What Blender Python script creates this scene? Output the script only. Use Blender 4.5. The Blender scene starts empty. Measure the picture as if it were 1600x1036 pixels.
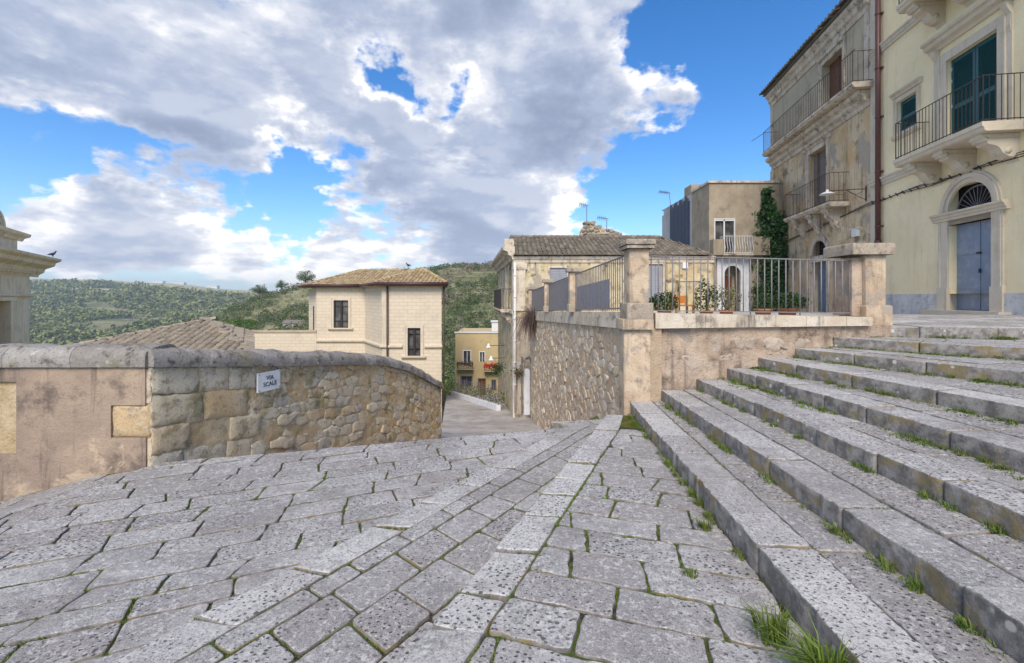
import bpy, math, random
from mathutils import Vector, noise as mnoise
R = math.radians
random.seed(7)
rng = random.Random(11)
sc = bpy.context.scene
col = sc.collection
EYE = 1.85
FOC = 711.0

# ------------------------------------------------------------------ camera
cd = bpy.data.cameras.new('camera'); cam = bpy.data.objects.new('camera', cd); col.objects.link(cam)
cam.location = (0, 0, EYE); cam.rotation_euler = (R(90), 0, 0)
cd.sensor_width = 36; cd.lens = 16.0; cd.shift_y = -0.033; cd.clip_start = 0.05; cd.clip_end = 6000
sc.camera = cam

# ------------------------------------------------------------------ exposure, sky, sun
sc.view_settings.view_transform = 'Standard'; sc.view_settings.look = 'None'
sc.view_settings.exposure = 0.92; sc.view_settings.gamma = 1
SUN_EL, SUN_AZ = 44, 188      # azimuth measured clockwise from +Y (behind, a little left)
sv = Vector((math.sin(R(SUN_AZ))*math.cos(R(SUN_EL)), math.cos(R(SUN_AZ))*math.cos(R(SUN_EL)), math.sin(R(SUN_EL))))
ld = bpy.data.lights.new('sun', 'SUN'); lo = bpy.data.objects.new('sun', ld); col.objects.link(lo)
ld.energy = 2.3; ld.angle = R(32); ld.color = (1.0, 0.90, 0.76)
lo.rotation_euler = (-sv).to_track_quat('-Z', 'Y').to_euler()

class NT:
    """small node-graph writer"""
    def __init__(s, tree): s.t = tree; s.n = tree.nodes; s.l = tree.links
    def new(s, typ, **kw):
        nd = s.n.new(typ)
        for k, v in kw.items(): setattr(nd, k, v)
        return nd
    def put(s, sock, v):
        if v is None: return
        if isinstance(v, bpy.types.NodeSocket): s.l.new(v, sock)
        else:
            if isinstance(v, (tuple, list)) and len(v) == 3 and sock.type == 'RGBA': v = (*v, 1)
            sock.default_value = v
    def m(s, op, a, b=None, c=None, clamp=False):
        nd = s.new('ShaderNodeMath', operation=op, use_clamp=clamp)
        s.put(nd.inputs[0], a); s.put(nd.inputs[1], b); s.put(nd.inputs[2], c); return nd.outputs[0]
    def vm(s, op, a, b=None, out=0):
        nd = s.new('ShaderNodeVectorMath', operation=op); s.put(nd.inputs[0], a)
        if b is not None:
            s.put(nd.inputs[3 if op == 'SCALE' else 1], b)
        return nd.outputs[out]
    def noise(s, vec, scale, detail=4, rough=.55, dist=0, dim='3D'):
        nd = s.new('ShaderNodeTexNoise', noise_dimensions=dim); s.put(nd.inputs['Vector'], vec)
        nd.inputs['Scale'].default_value = scale; nd.inputs['Detail'].default_value = detail
        nd.inputs['Roughness'].default_value = rough; nd.inputs['Distortion'].default_value = dist
        return nd.outputs[0]
    def vor(s, vec, scale, rand=1, feat='F1', dim='3D', out='Distance'):
        nd = s.new('ShaderNodeTexVoronoi', feature=feat, voronoi_dimensions=dim); s.put(nd.inputs['Vector'], vec)
        nd.inputs['Scale'].default_value = scale; nd.inputs['Randomness'].default_value = rand
        return nd.outputs[out]
    def rng(s, v, a, b, c=0., d=1.):
        nd = s.new('ShaderNodeMapRange', interpolation_type='SMOOTHSTEP'); s.put(nd.inputs[0], v)
        for i, x in zip((1, 2, 3, 4), (a, b, c, d)): nd.inputs[i].default_value = x
        return nd.outputs[0]
    def mix(s, f, a, b, mode='MIX'):
        nd = s.new('ShaderNodeMix', data_type='RGBA', blend_type=mode); s.put(nd.inputs[0], f)
        s.put(nd.inputs[6], a); s.put(nd.inputs[7], b); return nd.outputs[2]
    def ramp(s, f, stops):
        nd = s.new('ShaderNodeValToRGB'); s.put(nd.inputs[0], f); e = nd.color_ramp.elements
        while len(e) < len(stops): e.new(.5)
        for el, (p, c) in zip(e, stops): el.position = p; el.color = (*c, 1)
        return nd.outputs[0]
    def mapv(s, vec, scale=(1, 1, 1), loc=(0, 0, 0), rot=(0, 0, 0)):
        nd = s.new('ShaderNodeMapping'); s.put(nd.inputs[0], vec); nd.inputs[1].default_value = loc
        nd.inputs[2].default_value = rot; nd.inputs[3].default_value = scale; return nd.outputs[0]
    def bump(s, h, strength, dist, prev=None):
        nd = s.new('ShaderNodeBump'); nd.inputs['Strength'].default_value = strength
        nd.inputs['Distance'].default_value = dist; s.put(nd.inputs['Height'], h)
        if prev is not None: s.l.new(prev, nd.inputs['Normal'])
        return nd.outputs[0]

def dirpx(u, v):
    return Vector(((u-800)/FOC, 1, (465-v)/FOC)).normalized()

world = bpy.data.worlds.new('World'); sc.world = world; world.use_nodes = True
w = NT(world.node_tree); w.n.clear()
sky = w.new('ShaderNodeTexSky', sky_type='NISHITA', sun_disc=False); sky.sun_elevation = R(SUN_EL)
sky.sun_rotation = R(SUN_AZ); sky.altitude = 400; sky.air_density = 1.0; sky.dust_density = 0.3; sky.ozone_density = 2.5
hs = w.new('ShaderNodeHueSaturation'); hs.inputs['Saturation'].default_value = 1.34; hs.inputs['Value'].default_value = 1.55
hs.inputs['Hue'].default_value = 0.505
w.l.new(sky.outputs[0], hs.inputs['Color'])
D = w.new('ShaderNodeTexCoord').outputs['Generated']
D = w.vm('NORMALIZE', D)
sep = w.new('ShaderNodeSeparateXYZ'); w.l.new(D, sep.inputs[0])
zc = w.m('MAXIMUM', sep.outputs[2], 0.0)
inv = w.m('DIVIDE', 1.0, w.m('ADD', zc, 0.62))
comb = w.new('ShaderNodeCombineXYZ')
w.put(comb.inputs[0], w.m('MULTIPLY', sep.outputs[0], inv)); w.put(comb.inputs[1], w.m('MULTIPLY', sep.outputs[1], inv))
w.put(comb.inputs[2], w.m('MULTIPLY', w.m('MULTIPLY', zc, 2.6), inv))
CP = comb.outputs[0]
# weather: where the big cloud masses and the clear holes lie on the dome (direction, tightness, weight)
blobs = [((250, 110), 9, .12), ((700, 230), 34, .10), ((900, 225), 60, .10), ((1040, 210), 160, .19), ((880, 60), 40, .08), ((1020, 15), 120, .12), ((1120, 195), 500, .14),
         ((340, 370), 60, .05), ((800, 335), 80, .06), ((600, 385), 60, .03), ((60, 370), 60, .04), ((180, 305), 300, .14), ((980, 365), 300, .09), ((530, 320), 700, .06),
         ((1220, 140), 26, -.26), ((1090, 300), 60, -.14), ((600, 135), 1100, -.13), ((690, 138), 1100, -.12), ((760, 150), 900, -.05), ((450, 285), 400, -.19), ((370, 285), 500, -.15), ((540, 300), 500, -.12), ((50, 275), 200, -.19), ((160, 258), 400, -.16), ((250, 262), 700, -.10),
         ((300, 225), 900, -.08), ((470, 325), 700, -.09), ((600, 335), 700, -.07), ((980, 320), 300, -.09), ((1220, 20), 60, -.2), ((640, 440), 500, -.06), ((240, 330), 700, -.08)]
wn = w.new('ShaderNodeTexNoise'); w.put(wn.inputs['Vector'], D); wn.inputs['Scale'].default_value = 5; wn.inputs['Detail'].default_value = 5; wn.inputs['Roughness'].default_value = .6
DW = w.vm('NORMALIZE', w.vm('ADD', D, w.vm('SCALE', w.vm('SUBTRACT', wn.outputs['Color'], (.5, .5, .5)), 0.42)))
bias = None
for (uv, k, a) in blobs:
    c = dirpx(*uv)
    dt = w.vm('DOT_PRODUCT', DW, tuple(c), out=1)
    e = w.m('MULTIPLY', w.m('EXPONENT', w.m('MULTIPLY', w.m('SUBTRACT', dt, 1.0), float(k))), a)
    bias = e if bias is None else w.m('ADD', bias, e)
bias = w.m('SUBTRACT', bias, w.rng(sep.outputs[2], .012, .085, .13, 0.))
def dens(P, det=9):
    n1 = w.noise(P, 2.6, det, .55, .1); n2 = w.noise(P, 8.0, 8, .62, .0)
    return w.m('ADD', w.m('MULTIPLY', n1, .66), w.m('MULTIPLY', n2, .34))
d0 = w.m('ADD', dens(CP), bias)
off = w.vm('ADD', CP, (0.05, -0.02, 0.07))
d1 = w.m('ADD', dens(off, 9), bias)
offb = w.vm('ADD', CP, (0.12, -0.05, 0.17))
lowlit = w.rng(w.m('SUBTRACT', w.noise(CP, 2.6, 3, .5, .1), w.noise(offb, 2.6, 3, .5, .1)), -.09, .14)
cover = w.rng(d0, .485, .565)
thick = w.rng(d0, .55, .70)
lit = w.m('ADD', w.m('MULTIPLY', w.rng(w.m('SUBTRACT', d0, d1), -.035, .075), .5), w.m('MULTIPLY', lowlit, .62))
shade = w.m('MULTIPLY', lit, w.m('SUBTRACT', 1.0, w.m('MULTIPLY', thick, .62)))
edge = w.rng(d0, .50, .66, 1., 0.)
shade = w.m('ADD', w.m('ADD', shade, w.m('MULTIPLY', edge, .42)), w.rng(sep.outputs[2], .05, .26, .22, 0.), clamp=True)
shade = w.m('MULTIPLY', shade, w.rng(sep.outputs[2], .28, .62, 1., .62))
ccol = w.ramp(shade, [(0, (2.5, 2.95, 4.1)), (.3, (3.8, 4.3, 5.5)), (.62, (6.3, 6.5, 7.1)), (1, (10.8, 10.4, 9.9))])
base = w.mix(w.rng(sep.outputs[2], 0.0, .20, .6, 0.), hs.outputs[0], (3.3, 5.1, 7.4))
skyc = w.mix(w.m('MULTIPLY', cover, .97), base, ccol)
bg = w.new('ShaderNodeBackground'); bg.inputs[1].default_value = 0.070
w.l.new(skyc, bg.inputs[0]); wo = w.new('ShaderNodeOutputWorld'); w.l.new(bg.outputs[0], wo.inputs[0])

# ------------------------------------------------------------------ materials
MATS = {}
def mat(name, build, rough=.9, spec=.25, metal=0.):
    m = bpy.data.materials.new(name); m.use_nodes = True; t = NT(m.node_tree)
    b = t.n['Principled BSDF']; b.inputs['Roughness'].default_value = rough; b.inputs['Metallic'].default_value = metal
    b.inputs['Specular IOR Level'].default_value = spec
    tc = t.new('ShaderNodeTexCoord').outputs['Object']
    c, nrm = build(t, tc, b)
    t.put(b.inputs['Base Color'], c)
    if nrm is not None: t.l.new(nrm, b.inputs['Normal'])
    MATS[name] = m; return m
def rnd(t):
    a = t.new('ShaderNodeAttribute', attribute_name='rnd'); return a.outputs['Fac']
def normz(t):
    g = t.new('ShaderNodeNewGeometry'); s = t.new('ShaderNodeSeparateXYZ'); t.l.new(g.outputs['True Normal'], s.inputs[0]); return s.outputs[2]

def m_pave(pit=1., warm=0.):
    def f(t, P, b):
        r = rnd(t)
        big = t.noise(P, 1.1, 5, .6); mid = t.noise(P, 7, 6, .7); fine = t.noise(P, 60, 5, .75); fine2 = t.noise(P, 170, 3, .7)
        c = t.mix(t.rng(big, .38, .62), (.29, .28, .275), (.455, .44, .425))
        c = t.mix(t.m('MULTIPLY', t.rng(mid, .46, .62), .75), c, (.27, .255, .25))
        c = t.mix(t.m('MULTIPLY', t.rng(t.noise(P, 3.1, 5, .7), .52, .7), .55), c, (.56, .54, .53))
        c = t.mix(t.m('MULTIPLY', t.rng(r, .50, 1.), .65), c, (.27, .243, .232))
        c = t.mix(t.m('MULTIPLY', t.rng(r, .0, .40, 1., 0.), .65), c, (.61, .59, .565))
        c = t.mix(t.m('MULTIPLY', t.rng(fine, .48, .60), .72), c, (.15, .142, .138))
        c = t.mix(t.m('MULTIPLY', t.rng(fine2, .54, .66), .70), c, (.68, .66, .63))
        c = t.mix(t.m('MULTIPLY', t.rng(t.noise(P, 14, 6, .8), .53, .64), .55), c, (.20, .19, .185))
        c = t.mix(t.m('MULTIPLY', t.rng(t.noise(P, 24, 5, .8), .53, .60), .62), c, (.66, .64, .61))
        c = t.mix(t.m('MULTIPLY', t.rng(t.noise(P, .8, 6, .75), .48, .62), .45), c, (.23, .205, .19))
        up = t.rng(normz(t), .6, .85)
        wob = t.vm('ADD', P, t.vm('SCALE', t.new('ShaderNodeTexNoise').outputs['Color'], 0.0))
        v = t.vor(t.mapv(P, (1, 1.25, 1), rot=(0, 0, .5)), 19, .85, dim='2D')
        vv = t.m('ADD', v, t.m('MULTIPLY', t.m('SUBTRACT', t.noise(P, 48, 3, .6), .5), .60))
        vv = t.m('ADD', vv, t.m('MULTIPLY', t.m('SINE', t.m('MULTIPLY', r, 91.)), .045))
        vv = t.m('ADD', vv, t.m('MULTIPLY', t.m('SUBTRACT', t.noise(P, 5, 3, .6), .5), .22))
        dens_ = t.rng(t.m('ADD', t.noise(P, 2.6, 4, .65), t.m('MULTIPLY', t.m('SINE', t.m('MULTIPLY', r, 57.)), .13)), .40, .58)
        pm = t.m('MULTIPLY', t.m('MULTIPLY', t.rng(vv, .07, .16, 1., 0.), up), t.m('MULTIPLY', dens_, pit))
        c = t.mix(t.m('MULTIPLY', pm, .86), c, (.07, .066, .064))
        # risers and side faces carry painted-in shade, grime, ochre lichen and white lichen spots
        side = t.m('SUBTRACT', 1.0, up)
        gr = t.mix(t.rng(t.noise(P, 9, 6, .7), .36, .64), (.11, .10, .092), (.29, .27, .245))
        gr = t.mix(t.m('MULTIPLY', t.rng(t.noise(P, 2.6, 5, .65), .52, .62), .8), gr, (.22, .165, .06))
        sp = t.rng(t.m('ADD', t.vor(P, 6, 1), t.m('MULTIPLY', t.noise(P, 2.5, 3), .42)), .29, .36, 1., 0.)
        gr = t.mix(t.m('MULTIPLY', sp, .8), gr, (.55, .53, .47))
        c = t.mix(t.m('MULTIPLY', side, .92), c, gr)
        h = t.m('SUBTRACT', t.m('ADD', t.m('MULTIPLY', mid, .8), t.m('MULTIPLY', fine, .4)), t.m('MULTIPLY', pm, .8))
        n = t.bump(h, 1., .020)
        n = t.bump(fine2, .35, .004, n)
        return c, n
    return f
PAVE = mat('pitted_limestone', m_pave(1.), .82, .3)
PAVE2 = mat('worn_limestone', m_pave(.75), .85, .25)

def m_joint(t, P, b):
    c = t.mix(t.rng(t.noise(P, 2.4, 5, .7), .42, .52), (.05, .038, .025), (.08, .14, .015))
    c = t.mix(t.rng(t.noise(P, 30, 4, .7), .4, .7), c, (.13, .12, .08))
    return c, t.bump(t.noise(P, 60, 5, .7), 1., .02)
JOINT = mat('mossy_joint', m_joint, 1, .1)

def m_moss(t, P, b):
    c = t.mix(t.rng(t.noise(P, 9, 5, .7), .35, .65), (.05, .085, .012), (.16, .13, .035))
    return c, t.bump(t.noise(P, 80, 5, .7), 1., .02)
MOSS = mat('moss', m_moss, 1, .1)

def m_rubble(cols, dark, green=.35, fine_s=40):
    def f(t, P, b):
        r = rnd(t)
        c = t.ramp(t.m('ADD', t.m('MULTIPLY', r, .8), t.m('MULTIPLY', t.noise(P, 2, 4), .25)), [(i/(len(cols)-1), x) for i, x in enumerate(cols)])
        n1 = t.noise(P, 6, 7, .72); n2 = t.noise(P, fine_s, 5, .75)
        c = t.mix(t.m('MULTIPLY', t.rng(n1, .50, .66), .75), c, dark)
        c = t.mix(t.m('MULTIPLY', t.rng(n2, .52, .70), .6), c, tuple(x*.55 for x in dark))
        c = t.mix(t.m('MULTIPLY', t.rng(t.noise(P, 11, 5, .7), .56, .7), .6), c, (.60, .55, .47))
        c = t.mix(t.m('MULTIPLY', t.rng(t.noise(P, 1.7, 5, .7), .53, .66), green), c, (.19, .165, .06))
        h = t.m('ADD', t.m('MULTIPLY', n1, .7), t.m('MULTIPLY', n2, .4))
        return c, t.bump(h, 1., .035)
    return f
RUB_L = mat('old_wall_stone', m_rubble([(.54, .40, .23), (.68, .57, .40), (.52, .46, .37), (.70, .62, .48), (.58, .41, .22), (.64, .53, .38), (.42, .40, .39)], (.22, .18, .13), .7), .95, .15)
RUB_T = mat('pale_rubble_stone', m_rubble([(.56, .43, .28), (.70, .60, .46), (.58, .43, .26), (.74, .66, .54), (.48, .37, .27), (.66, .53, .37)], (.36, .26, .17), .2), .95, .15)
RUB_D = mat('dark_rubble_stone', m_rubble([(.33, .28, .23), (.42, .36, .30), (.30, .27, .24)], (.15, .13, .11), .3), .95, .15)
COPE = mat('lichened_coping', m_rubble([(.28, .25, .215), (.40, .38, .36), (.25, .225, .19), (.36, .34, .33)], (.055, .048, .04), .45, 26), .95, .15)

def m_mortar(c1, c2, s=3, gr=.2):
    def f(t, P, b):
        c = t.mix(t.rng(t.noise(P, s, 6, .7), .35, .65), c1, c2)
        c = t.mix(t.m('MULTIPLY', t.rng(t.noise(P, 25, 5, .75), .5, .7), .55), c, tuple(x*.5 for x in c1))
        c = t.mix(t.m('MULTIPLY', t.rng(t.noise(P, 1.3, 4, .7), .52, .68), gr), c, (.16, .14, .05))
        return c, t.bump(t.noise(P, 30, 6, .75), 1., .03)
    return f
MORT_L = mat('old_mortar', m_mortar((.50, .37, .21), (.66, .54, .36), 3, .7), 1, .1)
MORT_T = mat('warm_mortar', m_mortar((.50, .37, .25), (.58, .47, .35), 2, .15), 1, .1)

def m_plaster(c1, c2, stain, s=1.4, st_amt=.7, streak=.5, patch=None, bump=.02):
    """weathered render: two tones, blotches, vertical run marks, worn patches"""
    def f(t, P, b):
        n = t.noise(P, s, 7, .68, .3)
        c = t.mix(t.rng(n, .35, .66), c1, c2)
        c = t.mix(t.m('MULTIPLY', t.rng(t.noise(P, s*1.9, 7, .7), .5, .68), st_amt), c, stain)
        stv = t.noise(t.mapv(P, (5, 5, .35)), 1., 6, .7)
        c = t.mix(t.m('MULTIPLY', t.rng(stv, .52, .70), streak), c, tuple(x*.75 for x in stain))
        if patch:
            c = t.mix(t.m('MULTIPLY', t.rng(t.noise(P, s*.9, 6, .62, .6), .56, .60), .85), c, patch)
        fn = t.noise(P, 34, 6, .75)
        c = t.mix(t.m('MULTIPLY', t.rng(fn, .5, .72), .3), c, tuple(x*.6 for x in stain))
        return c, t.bump(t.m('ADD', fn, t.m('MULTIPLY', n, 1.2)), .8, bump)
    return f
PL_LEFT = mat('brown_render', m_plaster((.33, .25, .195), (.46, .35, .255), (.16, .125, .105), 1.0, .95, .8, (.56, .43, .31)), .95, .15)
PL_YEL = mat('cream_yellow_render', m_plaster((.86, .71, .44), (.90, .77, .50), (.74, .61, .38), 1.0, .40, .30, None, .008), .9, .2)
PL_OLD = mat('flaking_ochre_render', m_plaster((.64, .44, .23), (.74, .61, .42), (.26, .19, .125), .7, .95, .8, (.44, .38, .31), .05), .95, .15)
PL_OLDG = mat('grey_ochre_render', m_plaster((.44, .38, .28), (.50, .43, .31), (.28, .24, .18), .7, .6, .5, None, .02), .95, .15)
PL_TERR = mat('pinkish_render_wall', m_plaster((.42, .31, .225), (.62, .49, .375), (.17, .135, .105), 1.6, .95, .6, (.33, .29, .25), .05), .95, .15)
PL_BROWN = mat('grey_brown_render', m_plaster((.31, .255, .185), (.41, .345, .26), (.20, .165, .13), .8, .7, .55, None, .02), .95, .15)
PL_COURT = mat('stained_court_render', m_plaster((.54, .43, .25), (.66, .58, .41), (.10, .085, .07), 1.3, 1., 1.0, (.36, .31, .26), .03), .95, .15)
PL_OCHRE = mat('ochre_house_render', m_plaster((.52, .40, .22), (.56, .44, .25), (.42, .33, .20), .7, .5, .4, None, .01), .95, .15)
WHITE_W = mat('whitewash', m_plaster((.66, .67, .69), (.74, .75, .77), (.45, .45, .46), 1.5, .5, .4, None, .01), .9, .2)
TRIM_Y = mat('cream_stone_trim', m_plaster((.60, .52, .40), (.66, .58, .46), (.46, .38, .27), 1.3, .5, .3, None, .008), .9, .2)
TRIM_G = mat('weathered_stone_trim', m_plaster((.54, .45, .34), (.68, .60, .49), (.20, .17, .14), 1.5, .85, .8, None, .02), .95, .15)
PLINTH = mat('blue_grey_plinth_stone', m_plaster((.52, .51, .50), (.68, .66, .63), (.26, .27, .29), 1.7, .7, .3, None, .02), .9, .2)
PIER_T = mat('pier_tan_stone', m_plaster((.48, .36, .25), (.64, .51, .37), (.20, .165, .13), 2.2, .9, .7, (.38, .32, .26), .025), .95, .15)
PIERCAP = mat('rough_pier_cap_stone', m_rubble([(.34, .28, .22), (.42, .35, .27)], (.14, .12, .10), .35, 30), .95, .15)
CHURCH = mat('church_limestone', m_plaster((.76, .63, .44), (.82, .71, .53), (.45, .35, .21), .8, .5, .5, None, .01), .9, .2)

def m_ashlar(c1, c2, w_, h_, axis='x'):
    def f(t, P, b):
        br = t.new('ShaderNodeTexBrick'); br.inputs['Scale'].default_value = 1; br.inputs['Mortar Size'].default_value = .012
        br.inputs['Brick Width'].default_value = w_; br.inputs['Row Height'].default_value = h_; br.inputs['Bias'].default_value = 0
        s = t.new('ShaderNodeSeparateXYZ'); t.l.new(P, s.inputs[0]); cb = t.new('ShaderNodeCombineXYZ')
        t.put(cb.inputs[0], t.m('ADD', s.outputs[0], s.outputs[1])); t.put(cb.inputs[1], s.outputs[2]); t.l.new(cb.outputs[0], br.inputs['Vector'])
        t.put(br.inputs['Color1'], c1); t.put(br.inputs['Color2'], c2); t.put(br.inputs['Mortar'], tuple(x*.80 for x in c1))
        c = br.outputs['Color']
        c = t.mix(t.m('MULTIPLY', t.rng(t.noise(P, .8, 6, .7), .5, .7), .45), c, tuple(x*.72 for x in c1))
        c = t.mix(t.m('MULTIPLY', t.rng(t.noise(P, 12, 5, .7), .5, .72), .25), c, tuple(x*.6 for x in c1))
        return c, t.bump(br.outputs['Fac'], .5, -.01)
    return f
ASH = mat('cream_ashlar', m_ashlar((.66, .56, .43), (.69, .59, .46), .52, .225), .9, .2)
ASH_W = mat('ashlar_coping', m_plaster((.42, .35, .24), (.50, .42, .30), (.24, .21, .14), 1.5, .6, .2), .9, .2)

def m_tile(cols):
    def f(t, P, b):
        r = rnd(t); c = t.ramp(r, [(i/(len(cols)-1), x) for i, x in enumerate(cols)])
        c = t.mix(t.m('MULTIPLY', t.rng(t.noise(P, 6, 6, .75), .48, .66), .6), c, (.13, .115, .09))
        c = t.mix(t.m('MULTIPLY', t.rng(t.noise(P, 17, 4, .7), .56, .68), .45), c, (.50, .46, .38))
        return c, t.bump(t.noise(P, 30, 4, .7), .7, .01)
    return f
TILE_O = mat('lichened_old_tiles', m_tile([(.13, .115, .095), (.22, .19, .15), (.16, .14, .12), (.30, .26, .205)]), .95, .15)
TILE_C = mat('clay_roof_tiles', m_tile([(.34, .24, .13), (.46, .35, .19), (.30, .20, .11), (.52, .42, .26), (.38, .29, .16)]), .9, .2)
TILE_S = mat('grey_stone_tiles', m_tile([(.30, .25, .19), (.40, .335, .25), (.25, .21, .165), (.36, .29, .20)]), .95, .15)

def m_paint(c, c2=None, amt=.5, s=4, rough=.5):
    c2 = c2 or tuple(x*.6 for x in c)
    def f(t, P, b):
        k = t.mix(t.m('MULTIPLY', t.rng(t.noise(P, s, 6, .7), .45, .68), amt), c, c2)
        return k, t.bump(t.noise(P, 30, 3), .2, .003)
    return f
IRON = mat('grey_iron', m_paint((.20, .19, .20), (.13, .09, .075), .6, 12), .55, .4, .3)
IRON_L = mat('pale_grey_iron', m_paint((.21, .195, .20), (.14, .10, .08), .6, 8), .6, .4, .1)
IRON_K = mat('black_iron', m_paint((.035, .03, .03), (.06, .045, .04), .5, 9), .5, .4, .2)
IRON_R = mat('rusty_dark_iron', m_paint((.07, .045, .04), (.11, .065, .045), .5, 9), .6, .35, .2)
SHEET = mat('grey_steel_sheet', m_paint((.30, .31, .35), (.22, .22, .24), .5, 2.5), .6, .35)
GREENP = mat('teal_green_paint', m_paint((.008, .085, .095), (.012, .06, .07), .5, 3), .45, .4)
BLUED = mat('blue_grey_door_paint', m_paint((.21, .255, .33), (.33, .36, .40), .8, 2.6), .5, .4)
BLUEO = mat('faded_blue_door_paint', m_paint((.17, .23, .30), (.10, .12, .14), .8, 5), .8, .3)
PIPE = mat('oxblood_pipe_paint', m_paint((.105, .042, .038), (.15, .07, .06), .4, 3), .4, .4)
WOOD = mat('brown_wood', m_paint((.15, .06, .025), (.08, .035, .02), .6, 8), .6, .3)
WOODG = mat('grey_weathered_wood', m_paint((.22, .18, .15), (.12, .095, .085), .7, 7), .85, .2)
WHITE = mat('white_paint', m_paint((.70, .70, .69), (.55, .54, .52), .4, 5), .5, .35)
GUTTER = mat('brown_gutter_metal', m_paint((.075, .035, .032), (.05, .025, .02), .4, 5), .45, .4)
TERRA = mat('terracotta', m_paint((.42, .17, .08), (.30, .13, .07), .5, 9), .8, .2)
ORANGE = mat('orange_wood', m_paint((.50, .20, .04), (.32, .12, .03), .5, 5), .6, .3)
CONC = mat('pale_concrete', m_plaster((.40, .39, .39), (.52, .50, .49), (.27, .26, .26), .35, .7, .2, None, .01), .95, .15)
DARKP = mat('dark_blue_cladding', m_paint((.035, .05, .085), (.06, .07, .10), .5, 3), .5, .3)
DARKIN = mat('dark_interior', m_paint((.02, .017, .015), (.01, .01, .01), .4, 3), .9, .1)
BLACKL = mat('black_lettering', m_paint((.03, .03, .03), (.05, .05, .05), .3, 8), .6, .2)
def m_glass(t, P, b): return t.mix(t.rng(t.noise(P, 1.6, 2), .4, .6), (.05, .05, .052), (.13, .125, .12)), None
GLASS = mat('window_glass', m_glass, .08, .6)

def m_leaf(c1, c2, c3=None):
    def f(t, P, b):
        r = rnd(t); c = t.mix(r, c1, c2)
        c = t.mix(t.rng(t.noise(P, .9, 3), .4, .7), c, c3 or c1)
        b.inputs['Subsurface Weight'].default_value = 0
        return c, None
    return f
LEAF = mat('tree_foliage', m_leaf((.035, .06, .018), (.13, .18, .04), (.06, .085, .03)), .8, .2)
LEAF_O = mat('olive_foliage', m_leaf((.11, .13, .06), (.24, .25, .13), (.17, .16, .09)), .8, .2)
LEAF_P = mat('pine_foliage', m_leaf((.05, .11, .015), (.15, .25, .03), (.07, .13, .02)), .8, .2)
LEAF_B = mat('bare_brown_twigs', m_leaf((.19, .15, .12), (.32, .26, .20), (.22, .18, .12)), .9, .1)
LEAF_F = mat('far_wood_foliage', m_leaf((.05, .085, .03), (.38, .38, .13), (.12, .16, .06)), .9, .1)  # bright yellow-green end puts sunlight on the far hills into the leaf colour
IVY = mat('ivy_leaves', m_leaf((.018, .06, .018), (.06, .13, .035), (.03, .08, .025)), .55, .4)
POTL = mat('pot_plant_leaves', m_leaf((.02, .05, .015), (.06, .12, .03)), .6, .3)
GRASS = mat('grass_blades', m_leaf((.045, .10, .010), (.17, .24, .035), (.12, .15, .03)), .6, .3)
DRY = mat('dry_twigs', m_leaf((.13, .09, .08), (.22, .16, .14)), .9, .1)
FLOWER = mat('red_flowers', m_leaf((.5, .03, .03), (.6, .10, .08)), .7, .2)
BARK = mat('bark', m_paint((.11, .085, .065), (.06, .045, .035), .6, 8), .95, .1)
def m_terrain(t, P, b):  # tan ground tones lightened, so hillside sunlight is partly in the colour
    sp = t.new('ShaderNodeSeparateXYZ'); t.l.new(P, sp.inputs[0])
    c = t.mix(t.rng(t.noise(P, .012, 8, .66), .38, .62), (.10, .13, .045), (.23, .22, .11))
    c = t.mix(t.m('MULTIPLY', t.rng(t.noise(t.mapv(P, (.3, 1, 3)), .05, 6, .7), .50, .66), .8), c, (.42, .37, .26))
    c = t.mix(t.m('MULTIPLY', t.rng(t.noise(P, .09, 6, .75), .50, .66), .75), c, (.07, .10, .035))
    wv = t.new('ShaderNodeTexWave', bands_direction='Z'); wv.inputs['Scale'].default_value = .12; wv.inputs['Distortion'].default_value = 3.; wv.inputs['Detail'].default_value = 4
    t.l.new(P, wv.inputs[0])
    c = t.mix(t.m('MULTIPLY', t.rng(wv.outputs['Fac'], .75, .95), .5), c, (.30, .27, .19))
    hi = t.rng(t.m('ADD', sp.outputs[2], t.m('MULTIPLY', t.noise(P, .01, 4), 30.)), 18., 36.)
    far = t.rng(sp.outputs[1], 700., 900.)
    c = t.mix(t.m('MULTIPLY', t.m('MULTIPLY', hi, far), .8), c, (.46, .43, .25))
    return c, t.bump(t.noise(P, .3, 6, .7), 1., 1.)
TERRAIN = mat('hillside', m_terrain, 1, .05)

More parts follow.
